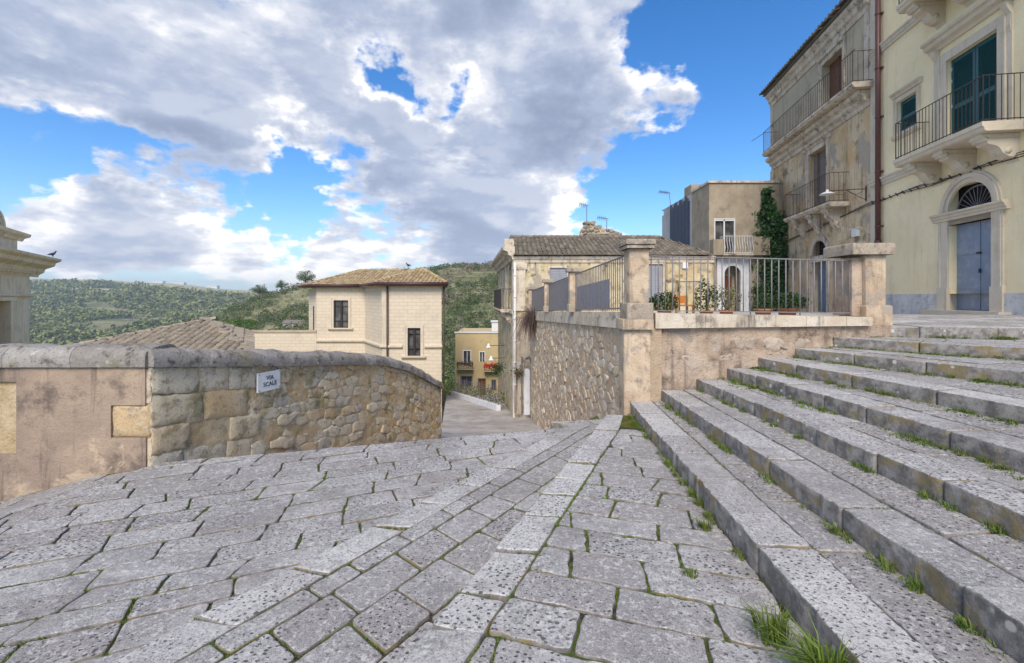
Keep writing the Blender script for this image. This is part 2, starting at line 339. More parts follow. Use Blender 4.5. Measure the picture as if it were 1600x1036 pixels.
# ------------------------------------------------------------------ mesh helpers
class MB:
    def __init__(s): s.v = []; s.f = []; s.r = []; s.cur = .5; s.sm = []
    def add(s, vs, fs, r=None, smooth=False, nflat=0):
        o = len(s.v); s.v += [tuple(x) for x in vs]; s.r += [s.cur if r is None else r]*len(vs)
        for q, f in enumerate(fs): s.f.append([o+i for i in f]); s.sm.append(smooth and q < len(fs)-nflat)
    def hexa(s, p, r=None):  # p: 8 points, bottom 4 ccw, top 4 ccw
        s.add(p, [(3, 2, 1, 0), (4, 5, 6, 7), (0, 1, 5, 4), (1, 2, 6, 5), (2, 3, 7, 6), (3, 0, 4, 7)], r)
    def box(s, x0, x1, y0, y1, z0, z1, r=None):
        s.hexa([(x0, y0, z0), (x1, y0, z0), (x1, y1, z0), (x0, y1, z0), (x0, y0, z1), (x1, y0, z1), (x1, y1, z1), (x0, y1, z1)], r)
    def tube(s, pts, rad, n=6, r=None, caps=True):
        pts = [Vector(p) for p in pts]; rads = rad if isinstance(rad, (list, tuple)) else [rad]*len(pts)
        vs = []; fs = []
        for i, p in enumerate(pts):
            d = (pts[min(i+1, len(pts)-1)]-pts[max(i-1, 0)]).normalized()
            a = d.cross(Vector((0, 0, 1)) if abs(d.z) < .9 else Vector((1, 0, 0))).normalized(); b_ = d.cross(a)
            for k in range(n):
                t = 2*math.pi*k/n; vs.append(p+(a*math.cos(t)+b_*math.sin(t))*rads[i])
        for i in range(len(pts)-1):
            for k in range(n): fs.append((i*n+k, i*n+(k+1) % n, (i+1)*n+(k+1) % n, (i+1)*n+k))
        if caps: fs.append(tuple(range(n-1, -1, -1))); fs.append(tuple((len(pts)-1)*n+k for k in range(n)))
        s.add(vs, fs, r, n > 6)
    def lathe(s, c, prof, n=16, r=None):
        vs = []; fs = []
        for (rr, z) in prof:
            for k in range(n): t = 2*math.pi*k/n; vs.append((c[0]+rr*math.cos(t), c[1]+rr*math.sin(t), c[2]+z))
        for i in range(len(prof)-1):
            for k in range(n): fs.append((i*n+k, i*n+(k+1) % n, (i+1)*n+(k+1) % n, (i+1)*n+k))
        fs.append(tuple(range(n-1, -1, -1))); fs.append(tuple((len(prof)-1)*n+k for k in range(n)))
        s.add(vs, fs, r, True)
    def prism(s, poly, up, r=None):  # poly list of 3D pts, up vector
        n = len(poly); a = [Vector(p) for p in poly]; up = Vector(up); b_ = [p+up for p in a]
        s.add(a+b_, [tuple(range(n-1, -1, -1)), tuple(range(n, 2*n))]+[(i, (i+1) % n, n+(i+1) % n, n+i) for i in range(n)], r)
    def leaf(s, p, size, r, rg):
        a = Vector((rg.gauss(0, 1), rg.gauss(0, 1), rg.gauss(0, 1))).normalized(); b_ = a.orthogonal().normalized()
        c = a.cross(b_); t = rg.random()*6.28; d = b_*math.cos(t)+c*math.sin(t); e = a.cross(d)
        p = Vector(p); s.add([p-d*size, p-e*size*.55, p+d*size, p+e*size*.55], [(0, 1, 2, 3)], r)
    def build(s, name, m, parent=None, **tags):
        me = bpy.data.meshes.new(name); me.from_pydata(s.v, [], s.f)
        me.materials.append(m); at = me.attributes.new('rnd', 'FLOAT', 'POINT'); at.data.foreach_set('value', s.r)
        me.polygons.foreach_set('use_smooth', s.sm); me.update()
        o = bpy.data.objects.new(name, me); col.objects.link(o)
        if parent:
            o.parent = parent; o.location = -wloc(parent)
        for k, v in tags.items(): o[k] = v
        return o
def wloc(o):
    l = Vector(o.location)
    while o.parent: o = o.parent; l += Vector(o.location)
    return l
def thing(name, label, cat, loc=(0, 0, 0), group=None):
    o = bpy.data.objects.new(name, None); col.objects.link(o); o.location = loc; o.empty_display_size = .2
    o['label'] = label; o['category'] = cat
    if group: o['group'] = group
    return o
def copy_tree(o, parent=None):
    c = o.copy(); col.objects.link(c); c.parent = parent
    for ch in list(o.children): copy_tree(ch, c)
    return c
def W(x, y, h): return Vector((x, y, EYE-h))       # h = metres below eye level

class Fr:
    """a facade plane: s along it, h above eye level, o out of it"""
    def __init__(f, ox, oy, dx, dy, nx, ny): f.a = (ox, oy, dx, dy, nx, ny)
    def p(f, s, h, o=0.):
        ox, oy, dx, dy, nx, ny = f.a; return Vector((ox+dx*s+nx*o, oy+dy*s+ny*o, EYE+h))
    def box(f, mb, s0, s1, h0, h1, o0, o1, r=None):
        mb.hexa([f.p(s0, h0, o0), f.p(s1, h0, o0), f.p(s1, h0, o1), f.p(s0, h0, o1), f.p(s0, h1, o0), f.p(s1, h1, o0), f.p(s1, h1, o1), f.p(s0, h1, o1)], r)
    def wall(f, mb, s0, s1, h0, h1, ops=(), deep=.3):
        ss = sorted({s0, s1, *[x for o in ops for x in o[:2]]}); hh = sorted({h0, h1, *[x for o in ops for x in o[2:4]]})
        for i in range(len(ss)-1):
            for j in range(len(hh)-1):
                cs, ch = (ss[i]+ss[i+1])/2, (hh[j]+hh[j+1])/2
                if any(o[0] < cs < o[1] and o[2] < ch < o[3] for o in ops): continue
                mb.add([f.p(ss[i], hh[j]), f.p(ss[i+1], hh[j]), f.p(ss[i+1], hh[j+1]), f.p(ss[i], hh[j+1])], [(0, 1, 2, 3)])
        for o in ops:
            a, b_, c, d = o[:4]
            for (p0, p1) in (((a, c), (a, d)), ((a, d), (b_, d)), ((b_, d), (b_, c)), ((b_, c), (a, c))):
                mb.add([f.p(*p0), f.p(*p1), f.p(*p1, -deep), f.p(*p0, -deep)], [(0, 1, 2, 3)])
    def profile(f, mb, s0, s1, prof, ends=True):
        """extrude a moulding profile [(o,h)...] along s"""
        n = len(prof); vs = [f.p(s0, h, o) for o, h in prof]+[f.p(s1, h, o) for o, h in prof]
        fs = [(i, i+1, n+i+1, n+i) for i in range(n-1)]
        if ends: fs += [tuple(range(n)), tuple(range(2*n-1, n-1, -1))]
        mb.add(vs, fs)
    def arc(f, mb, c, h, r0, r1, o0, o1, n=18, a0=0., a1=math.pi):
        for i in range(n):
            t0, t1 = a0+(a1-a0)*i/n, a0+(a1-a0)*(i+1)/n
            q = [(c-r*math.cos(t), h+r*math.sin(t)) for r, t in ((r0, t0), (r1, t0), (r1, t1), (r0, t1))]
            mb.hexa([f.p(*q[0], o0), f.p(*q[3], o0), f.p(*q[2], o0), f.p(*q[1], o0), f.p(*q[0], o1), f.p(*q[3], o1), f.p(*q[2], o1), f.p(*q[1], o1)])
    def spandrel(f, mb, c, h, r, top, o=0., n=16):
        for i in range(n):
            t0, t1 = math.pi*i/n, math.pi*(i+1)/n
            a = (c-r*math.cos(t0), h+r*math.sin(t0)); b_ = (c-r*math.cos(t1), h+r*math.sin(t1))
            mb.add([f.p(*a, o), f.p(*b_, o), f.p(b_[0], top, o), f.p(a[0], top, o)], [(0, 1, 2, 3)])

# ---- 2D polygon tools
def clip(poly, a, b, c):            # keep a*x+b*y<=c
    out = []
    for i in range(len(poly)):
        p, q = poly[i], poly[(i+1) % len(poly)]; dp = a*p[0]+b*p[1]-c; dq = a*q[0]+b*q[1]-c
        if dp <= 0: out.append(p)
        if dp*dq < 0: t = dp/(dp-dq); out.append((p[0]+t*(q[0]-p[0]), p[1]+t*(q[1]-p[1])))
    return out
def area(p): return .5*sum(p[i][0]*p[(i+1) % len(p)][1]-p[(i+1) % len(p)][0]*p[i][1] for i in range(len(p)))
def clip_poly(poly, region):        # region convex ccw
    for i in range(len(region)):
        (x0, y0), (x1, y1) = region[i], region[(i+1) % len(region)]
        a, b = y1-y0, -(x1-x0)
        poly = clip(poly, a, b, a*x0+b*y0)
        if len(poly) < 3: return []
    return poly
def inset(poly, g):
    out = poly
    for i in range(len(poly)):
        (x0, y0), (x1, y1) = poly[i], poly[(i+1) % len(poly)]; L = math.hypot(x1-x0, y1-y0)
        if L < 1e-6: continue
        a, b = (y1-y0)/L, -(x1-x0)/L
        out = clip(out, a, b, a*x0+b*y0-g)
        if len(out) < 3: return []
    return out
def clean(poly, e=.012):
    out = []
    for p in poly:
        if not out or math.hypot(p[0]-out[-1][0], p[1]-out[-1][1]) > e: out.append(p)
    if len(out) > 2 and math.hypot(out[0][0]-out[-1][0], out[0][1]-out[-1][1]) <= e: out.pop()
    return out

def stone(mb, poly, mapf, gap=.01, bev=.012, depth=.12, jit=.006, seg=.09, rc=.03, pillow=0., tilt=.004, hj=.004, tone=(0, 1)):
    if len(poly) < 3: return
    if area(poly) < 0: poly = poly[::-1]
    poly = clean(poly)
    if len(poly) < 3: return
    poly = clean(inset(poly, gap))
    if len(poly) < 3 or area(poly) < .004: return
    n = len(poly); pts = []
    for i in range(n):
        p0, p1, p2 = poly[i-1], poly[i], poly[(i+1) % n]
        d0 = math.hypot(p0[0]-p1[0], p0[1]-p1[1]); d2 = math.hypot(p2[0]-p1[0], p2[1]-p1[1])
        r0 = min(rc*rng.uniform(.5, 1.4), d0*.35); r2 = min(rc*rng.uniform(.5, 1.4), d2*.35)
        a = (p1[0]+(p0[0]-p1[0])*r0/d0, p1[1]+(p0[1]-p1[1])*r0/d0); c = (p1[0]+(p2[0]-p1[0])*r2/d2, p1[1]+(p2[1]-p1[1])*r2/d2)
        m = (p1[0]*.5+(a[0]+c[0])*.25, p1[1]*.5+(a[1]+c[1])*.25)
        pts += [a, m, c]
        nx = poly[(i+1) % n]; L = d2-r2; k = int(L/seg)
        for j in range(1, k):
            t = j/k*(1-r2/d2-rc/d2)+r2/d2
            if t >= 1: break
            ww = rng.gauss(0, jit); q = (p1[0]+(nx[0]-p1[0])*t, p1[1]+(nx[1]-p1[1])*t)
            pts.append((q[0]-(nx[1]-p1[1])/d2*-ww, q[1]+(nx[0]-p1[0])/d2*ww))
    N = len(pts); cx = sum(p[0] for p in pts)/N; cy = sum(p[1] for p in pts)/N
    tx, ty, hz = rng.gauss(0, tilt), rng.gauss(0, tilt), rng.gauss(0, hj)
    H = lambda p: hz+tx*(p[0]-cx)+ty*(p[1]-cy)
    def sh(p, d):
        L = math.hypot(p[0]-cx, p[1]-cy)+1e-6; k = max(0, 1-d/L); return (cx+(p[0]-cx)*k, cy+(p[1]-cy)*k)
    r1 = [sh(p, bev*.35) for p in pts]; r2 = [sh(p, bev*1.3) for p in pts]
    vs = [mapf(p[0], p[1], -depth) for p in pts]+[mapf(p[0], p[1], H(p)-bev) for p in pts]
    vs += [mapf(p[0], p[1], H(p)-bev*.35) for p in r1]+[mapf(p[0], p[1], H(p)+pillow*.5) for p in r2]
    fs = []
    for lv in range(3):
        for i in range(N): j = (i+1) % N; fs.append((lv*N+i, lv*N+j, (lv+1)*N+j, (lv+1)*N+i))
    if pillow > 0:
        r3 = [(cx+(p[0]-cx)*.55, cy+(p[1]-cy)*.55) for p in pts]
        vs += [mapf(p[0], p[1], H(p)+pillow*rng.uniform(.7, 1.2)) for p in r3]+[mapf(cx, cy, hz+pillow)]
        for i in range(N): j = (i+1) % N; fs.append((3*N+i, 3*N+j, 4*N+j, 4*N+i)); fs.append((4*N+i, 4*N+j, 5*N))
        mb.add(vs, fs, rng.uniform(*tone), True)
    else:
        fs.append(tuple(range(3*N, 4*N))); mb.add(vs, fs, rng.uniform(*tone), True, 1)

JOINTS = []     # joint segments on the ground where moss and grass may grow
def rows(mb, region, o, d, c, rh, ln, mapf, skew=.02, note=True, alt=None, **kw):
    """courses of slabs along d, stepping along c, clipped to a convex region"""
    det = d[0]*c[1]-d[1]*c[0]
    loc = [((x-o[0])*c[1]-(y-o[1])*c[0], -(x-o[0])*d[1]+(y-o[1])*d[0]) for x, y in region]
    loc = [(a/det, b/det) for a, b in loc]
    s0, s1 = min(a for a, b in loc), max(a for a, b in loc); t0, t1 = min(b for a, b in loc), max(b for a, b in loc)
    pt = lambda s, t: (o[0]+d[0]*s+c[0]*t, o[1]+d[1]*s+c[1]*t)
    t = t0-.05; e0 = [0, 0]
    while t < t1:
        h = rng.uniform(*rh); s = s0-rng.uniform(0, ln[1]); e1 = rng.gauss(0, skew*.3)
        k0 = rng.gauss(0, skew)
        while s < s1:
            L = rng.uniform(*ln); k1 = rng.gauss(0, skew)
            q = [pt(s+k0, t), pt(s+L-k1*.3, t), pt(s+L+k1, t+h), pt(s+k0*.3, t+h)]
            q = [pt(s, t), pt(s+L, t), pt(s+L+k1, t+h), pt(s+k0, t+h)]
            k0 = k1
            if area(q) < 0: q = q[::-1]
            cp = clip_poly(q, alt[1] if alt and sum(p[0] for p in q)/4 < alt[0] else region)
            if len(cp) >= 3 and abs(area(cp)) > .008:
                stone(mb, cp, mapf, **kw)
                if note:
                    for i in range(len(cp)):
                        a, b = cp[i], cp[(i+1) % len(cp)]
                        JOINTS.append((mapf(*a, 0), mapf(*b, 0)))
            s += L
        t += h

# ================================================================== THE GROUND
L0a, L0b = (-1.53, .42), (-1.20, .425)       # strip 0: left (nosing) and right edge  X = a + b*y
L1a, L1b = (-3.86, .67), (-3.47, .66)        # strip 1
lx = lambda L, y: L[0]+L[1]*y
S1 = (1.445, .0577)
YN = -1.6
def hG2(x): return 2.07+.27*math.log(1+math.exp((-x-4.75)*5))/5 - .012*max(0, x)
gm0 = lambda x, y, dz: Vector((x, y, EYE-1.83+dz))
gm1 = lambda x, y, dz: Vector((x, y, EYE-1.98+dz))
gm2 = lambda x, y, dz: Vector((x, y, EYE-hG2(x)+dz))
mb = MB()
pv = dict(tone=(.22, 1.), gap=.008, bev=.010, depth=.14, jit=.007, rc=.03, seg=.06)
# level beside the steps
rows(mb, [(lx(L0b, YN), YN), (lx(S1, YN), YN), (lx(S1, 7.3)+.02, 7.25), (lx(L0b, 6.75), 6.75)], (0, 0), (.955, -.296), (.20, .98), (.26, .36), (.42, .78), gm0, skew=.04, **pv)
def strip(mb, La, Lb, y0, y1, ln, mapf, **kw):
    y = y0
    while y < y1:
        L = rng.uniform(*ln); sk = rng.gauss(-.06, .02); y2 = min(y+L, y1)
        q = [(lx(La, y), y), (lx(Lb, y+sk), y+sk), (lx(Lb, y2+sk), y2+sk), (lx(La, y2), y2)]
        stone(mb, q, mapf, **kw)
        JOINTS.append((mapf(*q[0], 0), mapf(*q[1], 0))); JOINTS.append((mapf(*q[1], 0), mapf(*q[2], 0)))
        y = y2
strip(mb, L0a, L0b, YN, 7.15, (.30, .55), gm0, tone=(0, .25), gap=.008, bev=.018, depth=.3, jit=.006, rc=.02)
# middle level
rows(mb, [(lx(L1b, YN), YN), (lx(L0a, YN), YN), (lx(L0a, 7.15), 7.15), (lx(L1b, 7.15), 7.15)], (0, 0), (.55, .835), (-.78, .626), (.32, .44), (.34, .58), gm1, skew=.03, **pv)
strip(mb, L1a, L1b, YN, 7.2, (.34, .65), gm1, tone=(0, .25), gap=.008, bev=.016, depth=.3, jit=.006, rc=.02)
# lower terrace on the left
EA, EB = (-4.55, 5.70), (1.15, 7.36)
rows(mb, [(-9.5, YN), (lx(L1a, YN), YN), (lx(L1a, 7.13), 7.13), (-9.5, 4.08)], (0, 0), (.92, .385), (-.28, .96), (.23, .32), (.42, .82), gm2, skew=.05, alt=(-4.6, [(-9.5, YN), (lx(L1a, YN), YN), (lx(L1a, 5.5), 5.5), (-9.5, 5.5)]), **pv)
# edge kerb of the lower terrace
k = 9
for i in range(k):
    a, b = i/k, (i+1)/k
    p = (EA[0]+(EB[0]-EA[0])*a, EA[1]+(EB[1]-EA[1])*a); q = (EA[0]+(EB[0]-EA[0])*b, EA[1]+(EB[1]-EA[1])*b)
    stone(mb, [(p[0], p[1]-.2), (q[0], q[1]-.2), q, p], gm2, gap=.005, bev=.02, depth=.35, jit=.006, rc=.02)
# far corner slabs up against the terrace wall
rows(mb, [(lx(L0a, 6.9)-.1, 7.1), (1.5, 7.0), (1.62, 7.75), (.6, 7.55)], (0, 0), (.97, .25), (-.2, .98), (.3, .4), (.5, .8), lambda x, y, dz: Vector((x, y, EYE-2.055+dz)), **pv)
mb.build('paved_square', PAVE, kind='structure')
mb = MB()
def sheet(mb, pts, f): mb.add([f(x, y, -.018) for x, y in pts], [tuple(range(len(pts)))])
sheet(mb, [(lx(L0b, YN), YN), (4.5, YN), (4.5, 7.3), (1.9, 7.4), (lx(L0b, 7.1), 7.1)], gm0)
sheet(mb, [(lx(L1b, YN), YN), (lx(L0a, YN)+.1, YN), (lx(L0a, 7.2)+.1, 7.2), (lx(L1b, 7.2), 7.2)], lambda x, y, d: gm1(x, y, d))
for i in range(24):
    x0, x1 = -9.5+i*.5, -9+i*.5
    f2 = lambda x, y, d: gm2(x, y, d)
    top = lambda x: (5.6 if x < -4.5 else EA[1]+(EB[1]-EA[1])*(x-EA[0])/(EB[0]-EA[0]))-.01
    bot = lambda x: max(YN, (x-L1a[0])/L1a[1])
    if bot(x0) < top(x0): mb.add([f2(x0, bot(x0), -.019), f2(x1, bot(x1), -.019), f2(x1, top(x1), -.019), f2(x0, top(x0), -.019)], [(0, 1, 2, 3)])
mb.build('joint_soil', JOINT, kind='structure')
# moss patch in the corner by the first step
mb = MB(); mp = [(1.50, 6.35), (1.80, 6.30), (1.87, 7.0), (1.72, 7.05)]
mb.add([gm0(x, y, .012) for x, y in mp], [(0, 1, 2, 3)])
mb.build('moss_patch', MOSS, kind='stuff')

# ------------------------------------------------------------------ the fan of steps
HS = [1.65, 1.47, 1.30, 1.13, .965, .80, .64, .47]
FAR = [(1.87, 7.33), (2.37, 7.3), (2.96, 7.33), (3.45, 7.33), (3.95, 7.33), (4.55, 7.33), (5.16, 7.33), (5.80, 7.42)]
NEAR = [(1.352, YN), (2.235, YN), (3.165, YN), (4.19, YN), (5.67, YN), (8.2, YN), (12.0, -.4), (14.0, 5.9)]
stair = thing('staircase', 'broad fan of eight worn limestone steps with grass in the joints', 'stairs', (3, 3, 0))
RISERS = []
for i in range(8):
    h = HS[i]; (fx, fy), (nx, ny) = FAR[i], NEAR[i]; L = math.hypot(nx-fx, ny-fy); dx, dy = (nx-fx)/L, (ny-fy)/L
    px, py = -dy, dx          # direction into the stair (uphill)
    if px < 0: px, py = dy*-1, dx
    mapf = (lambda h: (lambda x, y, dz: Vector((x, y, EYE-h+dz))))(h)
    mb = MB(); t = 0.; nw = .37 if i < 7 else .42
    while t < L:
        bl = rng.uniform(.55, 1.15); t2 = min(t+bl, L); wj = rng.gauss(0, .012); fj = rng.gauss(0, .008)
        if L-t2 < .3: t2 = L
        q = [(fx+dx*t+px*fj, fy+dy*t+py*fj), (fx+dx*t2+px*fj, fy+dy*t2+py*fj), (fx+dx*t2+px*(nw+wj), fy+dy*t2+py*(nw+wj)), (fx+dx*t+px*(nw+wj), fy+dy*t+py*(nw+wj))]
        if i < 7: q = clip(q, 0, 1, 7.36)
        stone(mb, q, mapf, tone=(0, .45), gap=.005, bev=.014, depth=.34, jit=.0065, rc=.024, tilt=.006, hj=.005, seg=.06)
        JOINTS.append((mapf(q[0][0], q[0][1], 0), mapf(q[-1][0], q[-1][1], 0))) if rng.random() < .4 else None
        t = t2
    a = (fx+px*nw, fy+py*nw); b = (nx+px*nw, ny+py*nw)
    JOINTS += [(mapf(a[0]+(b[0]-a[0])*j/12, a[1]+(b[1]-a[1])*j/12, 0), mapf(a[0]+(b[0]-a[0])*(j+1)/12, a[1]+(b[1]-a[1])*(j+1)/12, 0)) for j in range(12)]
    if i < 7:
        f2, n2 = FAR[i+1], NEAR[i+1]
        reg = [a, b, (n2[0]+.12, n2[1]), (f2[0]+.12, f2[1])]
        if i == 5: reg = [a, b, (12.1, YN), (12.1, -.4), (f2[0]+.1, f2[1])]
        if i == 6: reg = [a, b, (14.1, -.4), (14.1, 5.9), (f2[0]+.1, f2[1]+.0)]
        if area(reg) < 0: reg = reg[::-1]
        rows(mb, reg, a, (dx, dy), (px, py), (.40, .62), (.6, 1.1), mapf, skew=.02, note=False, tone=(.35, 1.), gap=.008, bev=.012, depth=.12, jit=.005, rc=.02)
    mb.add([mapf(x, y, -.018) for x, y in [(fx+px*.04, fy+py*.04), (nx+px*.04, ny+py*.04), (max(nx, NEAR[min(i+1, 7)][0])+.2, NEAR[min(i+1, 7)][1]), (FAR[min(i+1, 7)][0]+.2, FAR[min(i+1, 7)][1])]] if i < 7 else [mapf(fx, fy+.3, -.03), mapf(nx, ny+.3, -.03), mapf(nx, ny+.5, -.03), mapf(fx, fy+.5, -.03)], [(0, 1, 2, 3)])
    mb.build('step', PAVE, stair)
    RISERS.append((Vector((fx, fy, 0)), Vector((nx, ny, 0)), (HS[i-1] if i else 1.83), Vector((px, py, 0))))
# landing above the steps
def hland(x, y): return .47-.05*min(1, max(0, (x-8)/4))+.028*max(0, y-11)
lm = lambda x, y, dz: Vector((x, y, EYE-hland(x, y)+dz))
mb = MB()
reg = [(6.15, 7.83), (14.0, 6.33), (14.6, 9), (14.4, 17.5), (6.4, 17.5)]
rows(mb, reg, (0, 0), (.98, -.2), (.2, .98), (.42, .6), (.6, 1.1), lm, note=False, gap=.008, bev=.012, depth=.1, jit=.005)
mb.build('landing_pavement', PAVE2, kind='structure')
# street that drops away between the walls
SP = [(5.6, 2.2), (6.3, 2.3), (7.5, 2.62), (8.6, 3.0), (10.7, 3.68), (13.8, 4.3), (17, 4.95), (20, 5.4), (24, 5.9), (28, 6.4), (33, 7.1), (40, 8.5)]
def hst(y):
    for (a, b), (c, d) in zip(SP, SP[1:]):
        if y <= c: return b+(d-b)*(y-a)/(c-a)
    return 8
mb = MB(); yy = [6.0]+[6.9+i*.45 for i in range(62)]
for y0, y1 in zip(yy, yy[1:]):
    h0, h1 = hst(max(y0, 6.9))+(.0 if y0 > 6.5 else .1), hst(max(y1, 6.9))
    x0a, x0b = -4.6+.28*(y0-5.6), 2.; x1a, x1b = -4.6+.28*(y1-5.6), 2.
    if y0 > 20.5: x0b = x1b = .3
    if y0 > 14: x0a = x1a = -2.3-(y0-14)*.13
    mb.add([W(x0a, y0, h0), W(x0b, y0, h0), W(x1b, y1, h1), W(x1a, y1, h1)], [(0, 1, 2, 3)])
mb.build('descending_street', mat('worn_street_surface', m_plaster((.33, .30, .27), (.46, .43, .41), (.20, .185, .17), .8, .8, .2, None, .02), .95, .15), kind='structure')

# ================================================================== LEFT BOUNDARY WALL
def voro(s0, s1, t0, t1, cs, ct, jit=.42):
    pts = []; ni, nj = int((s1-s0)/cs)+3, int((t1-t0)/ct)+3
    for j in range(-1, nj):
        for i in range(-1, ni):
            pts.append((s0+(i+.5*(j % 2)+rng.uniform(-jit, jit))*cs, t0+(j+rng.uniform(-jit, jit))*ct))
    k = ct/cs; cells = []
    for p in pts:
        if not (s0-cs < p[0] < s1+cs and t0-ct < p[1] < t1+ct): continue
        cell = [(s0, t0), (s1, t0), (s1, t1), (s0, t1)]
        for q in pts:
            if q is p or abs(q[0]-p[0]) > 3.2*cs or abs(q[1]-p[1]) > 3.2*ct: continue
            ax, ay = (q[0]-p[0])*k, (q[1]-p[1])    # metric with s squashed
            mx, my = (q[0]+p[0])/2*k, (q[1]+p[1])/2
            cell = clip(cell, ax*k, ay, ax*mx+ay*my)
            if len(cell) < 3: break
        if len(cell) >= 3: cells.append(cell)
    return cells

LW = thing('boundary_wall', 'long old rubble wall with rounded lichened coping dropping beside the street, partly rendered brown', 'wall', (-4.45, 5.6, EYE-2.2))
FL = Fr(-4.45, 5.6, .2705, .9627, .9627, -.2705)   # street side
ys = lambda y: (y-5.6)/.9627
TOPS = [(0, .60), (ys(7.5), .875), (ys(10.46), 1.28), (ys(11.74), 1.64), (ys(12.64), 2.02), (ys(13.8), 2.52)]
def top(s):
    for (a, b), (c, d) in zip(TOPS, TOPS[1:]):
        if s <= c: return b+(d-b)*(s-a)/(c-a)
    return 2.52
SE = ys(13.8)
# the stones
mb = MB(); mapw = lambda s, t, d: FL.p(s, -(top(s)+.24)-t, d)
def bulge(s): return .02+.0*s
# large squared blocks near the corner, rougher rubble beyond
t = 0; cells = []
for rh in (.36, .40, .34, .36, .3):
    s = 0.
    while s < 1.55:
        L = rng.uniform(.35, .75); cells.append([(s, t), (min(s+L, 1.7), t+rng.uniform(-.02, .02)), (min(s+L, 1.7), t+rh), (s, t+rh)]); s += L
    t += rh
for c in cells: stone(mb, c, mapw, gap=.004, bev=.012, depth=.10, jit=.010, rc=.03, pillow=.008, tilt=.01, hj=.010, seg=.06)
for c in voro(1.5, SE, 0, 2.1, .44, .19, .27): stone(mb, c, mapw, gap=.003, bev=.012, depth=.10, jit=.014, rc=.02, pillow=.004, tilt=.035, hj=.011, seg=.06)
mb.build('masonry', RUB_L, LW)
# core and mortar face
mb = MB(); N = 60
for i in range(N):
    s0, s1 = SE*i/N, SE*(i+1)/N
    mb.hexa([FL.p(s0, -6, -.45), FL.p(s1, -6, -.45), FL.p(s1, -6, -.022), FL.p(s0, -6, -.022), FL.p(s0, -top(s0)-.1, -.45), FL.p(s1, -top(s1)-.1, -.45), FL.p(s1, -top(s1)-.1, -.022), FL.p(s0, -top(s0)-.1, -.022)])
mb.box(-10, -4.48, 5.62, 6.05, EYE-3.2, EYE-.7)
def rough_face(mb, f, n1, n2, amp, sc_):
    vs = [f(i/n1, j/n2, (mnoise.fractal(Vector((i/n1*sc_[0], j/n2*sc_[1], 2.7)), .9, 2.1, 5))*amp) for j in range(n2+1) for i in range(n1+1)]
    mb.add(vs, [(j*(n1+1)+i, j*(n1+1)+i+1, (j+1)*(n1+1)+i+1, (j+1)*(n1+1)+i) for j in range(n2) for i in range(n1)], .5, True)
rough_face(mb, lambda a, b, d: FL.p(.02+a*(SE-.02), -(top(a*SE)+.22)-(1-b)*2.3, -.005+d), 240, 66, .016, (60, 16))
mb.build('mortar_core', MORT_L, LW)
# coping along both runs
def coping(mb, path, halfw, th, bl):
    """path: list of (point, side-vector); rounded stone blocks"""
    prof = [(-1, 0), (-1.02, .25), (-1.0, .5), (-.9, .72), (-.7, .88), (-.4, .96), (0, 1.0), (.4, .96), (.7, .88), (.9, .72), (1.0, .5), (1.02, .25), (1, 0)]
    for i in range(len(path)-1):
        (p0, n0), (p1, n1) = path[i], path[i+1]; r = rng.random(); j = rng.gauss(0, .010); k2 = len(prof); R_ = 6
        e = (p1-p0).normalized()*.0025; vs = []
        for q in range(R_+1):
            p = (p0+e).lerp(p1-e, q/R_)
            for (a, b) in prof:
                v = p+n0*(a*halfw)+Vector((0, 0, b*th+j*b)); f_ = mnoise.fractal(v*4.2, .9, 2.1, 4)*.022*(.3+b)
                vs.append(v+n0*(a*f_)+Vector((0, 0, f_*b)))
        mb.add(vs, [(q*k2+a, q*k2+a+1, (q+1)*k2+a+1, (q+1)*k2+a) for q in range(R_) for a in range(k2-1)], r, True)
        mb.add(vs[:k2], [tuple(range(k2-1, -1, -1))], r); mb.add(vs[-k2:], [tuple(range(k2))], r)
mb = MB(); path = []; s = -.02
nrm = Vector((FL.a[4], FL.a[5], 0))
while s < SE:
    path.append((FL.p(s, -top(s)-.25, -.20), nrm)); s += rng.uniform(.45, .62)if s < ys(11) else .3
path.append((FL.p(SE, -top(SE)-.25, -.2), nrm))
coping(mb, path, .285, .25, .6)
path = []; x = -4.47
while x > -10: path.append((Vector((x, 5.83, EYE-.85)), Vector((0, -1, 0)))); x -= rng.uniform(.6, .95)
coping(mb, path, .285, .25, .6)
mb.build('coping', COPE, LW)
# brown render with the toothed edge and the bare opening at the left
mb = MB(); FP = Fr(0, 5.6, 1, 0, 0, -1)
def pq(s0, s1, h0, h1): FP.box(mb, s0, s1, h0, h1, -.03, .02)
pq(-10, -6.9, -.86, -3.2); pq(-6.9, -6.08, -1.03, -.86); pq(-6.9, -6.08, -3.2, -1.92); pq(-6.08, -4.92, -3.2, -.86)
pq(-4.92, -4.50, -1.32, -.86); pq(-4.92, -4.49, -3.2, -1.72)
mb.build('render', PL_LEFT, LW)
mb = MB(); mq = lambda s, t, d: FP.p(s, t, d)
stone(mb, [(-4.93, -1.73), (-4.44, -1.73), (-4.44, -1.31), (-4.93, -1.31)], mq, gap=.008, bev=.02, depth=.06, rc=.05, pillow=.02, hj=0)
stone(mb, [(-4.52, -1.31), (-4.44, -1.31), (-4.44, -.87), (-4.52, -.87)], mq, gap=.003, bev=.01, depth=.06, rc=.02, hj=0)
stone(mb, [(-4.50, -2.3), (-4.44, -2.3), (-4.44, -1.73), (-4.50, -1.73)], mq, gap=.003, bev=.01, depth=.06, rc=.02, hj=0)
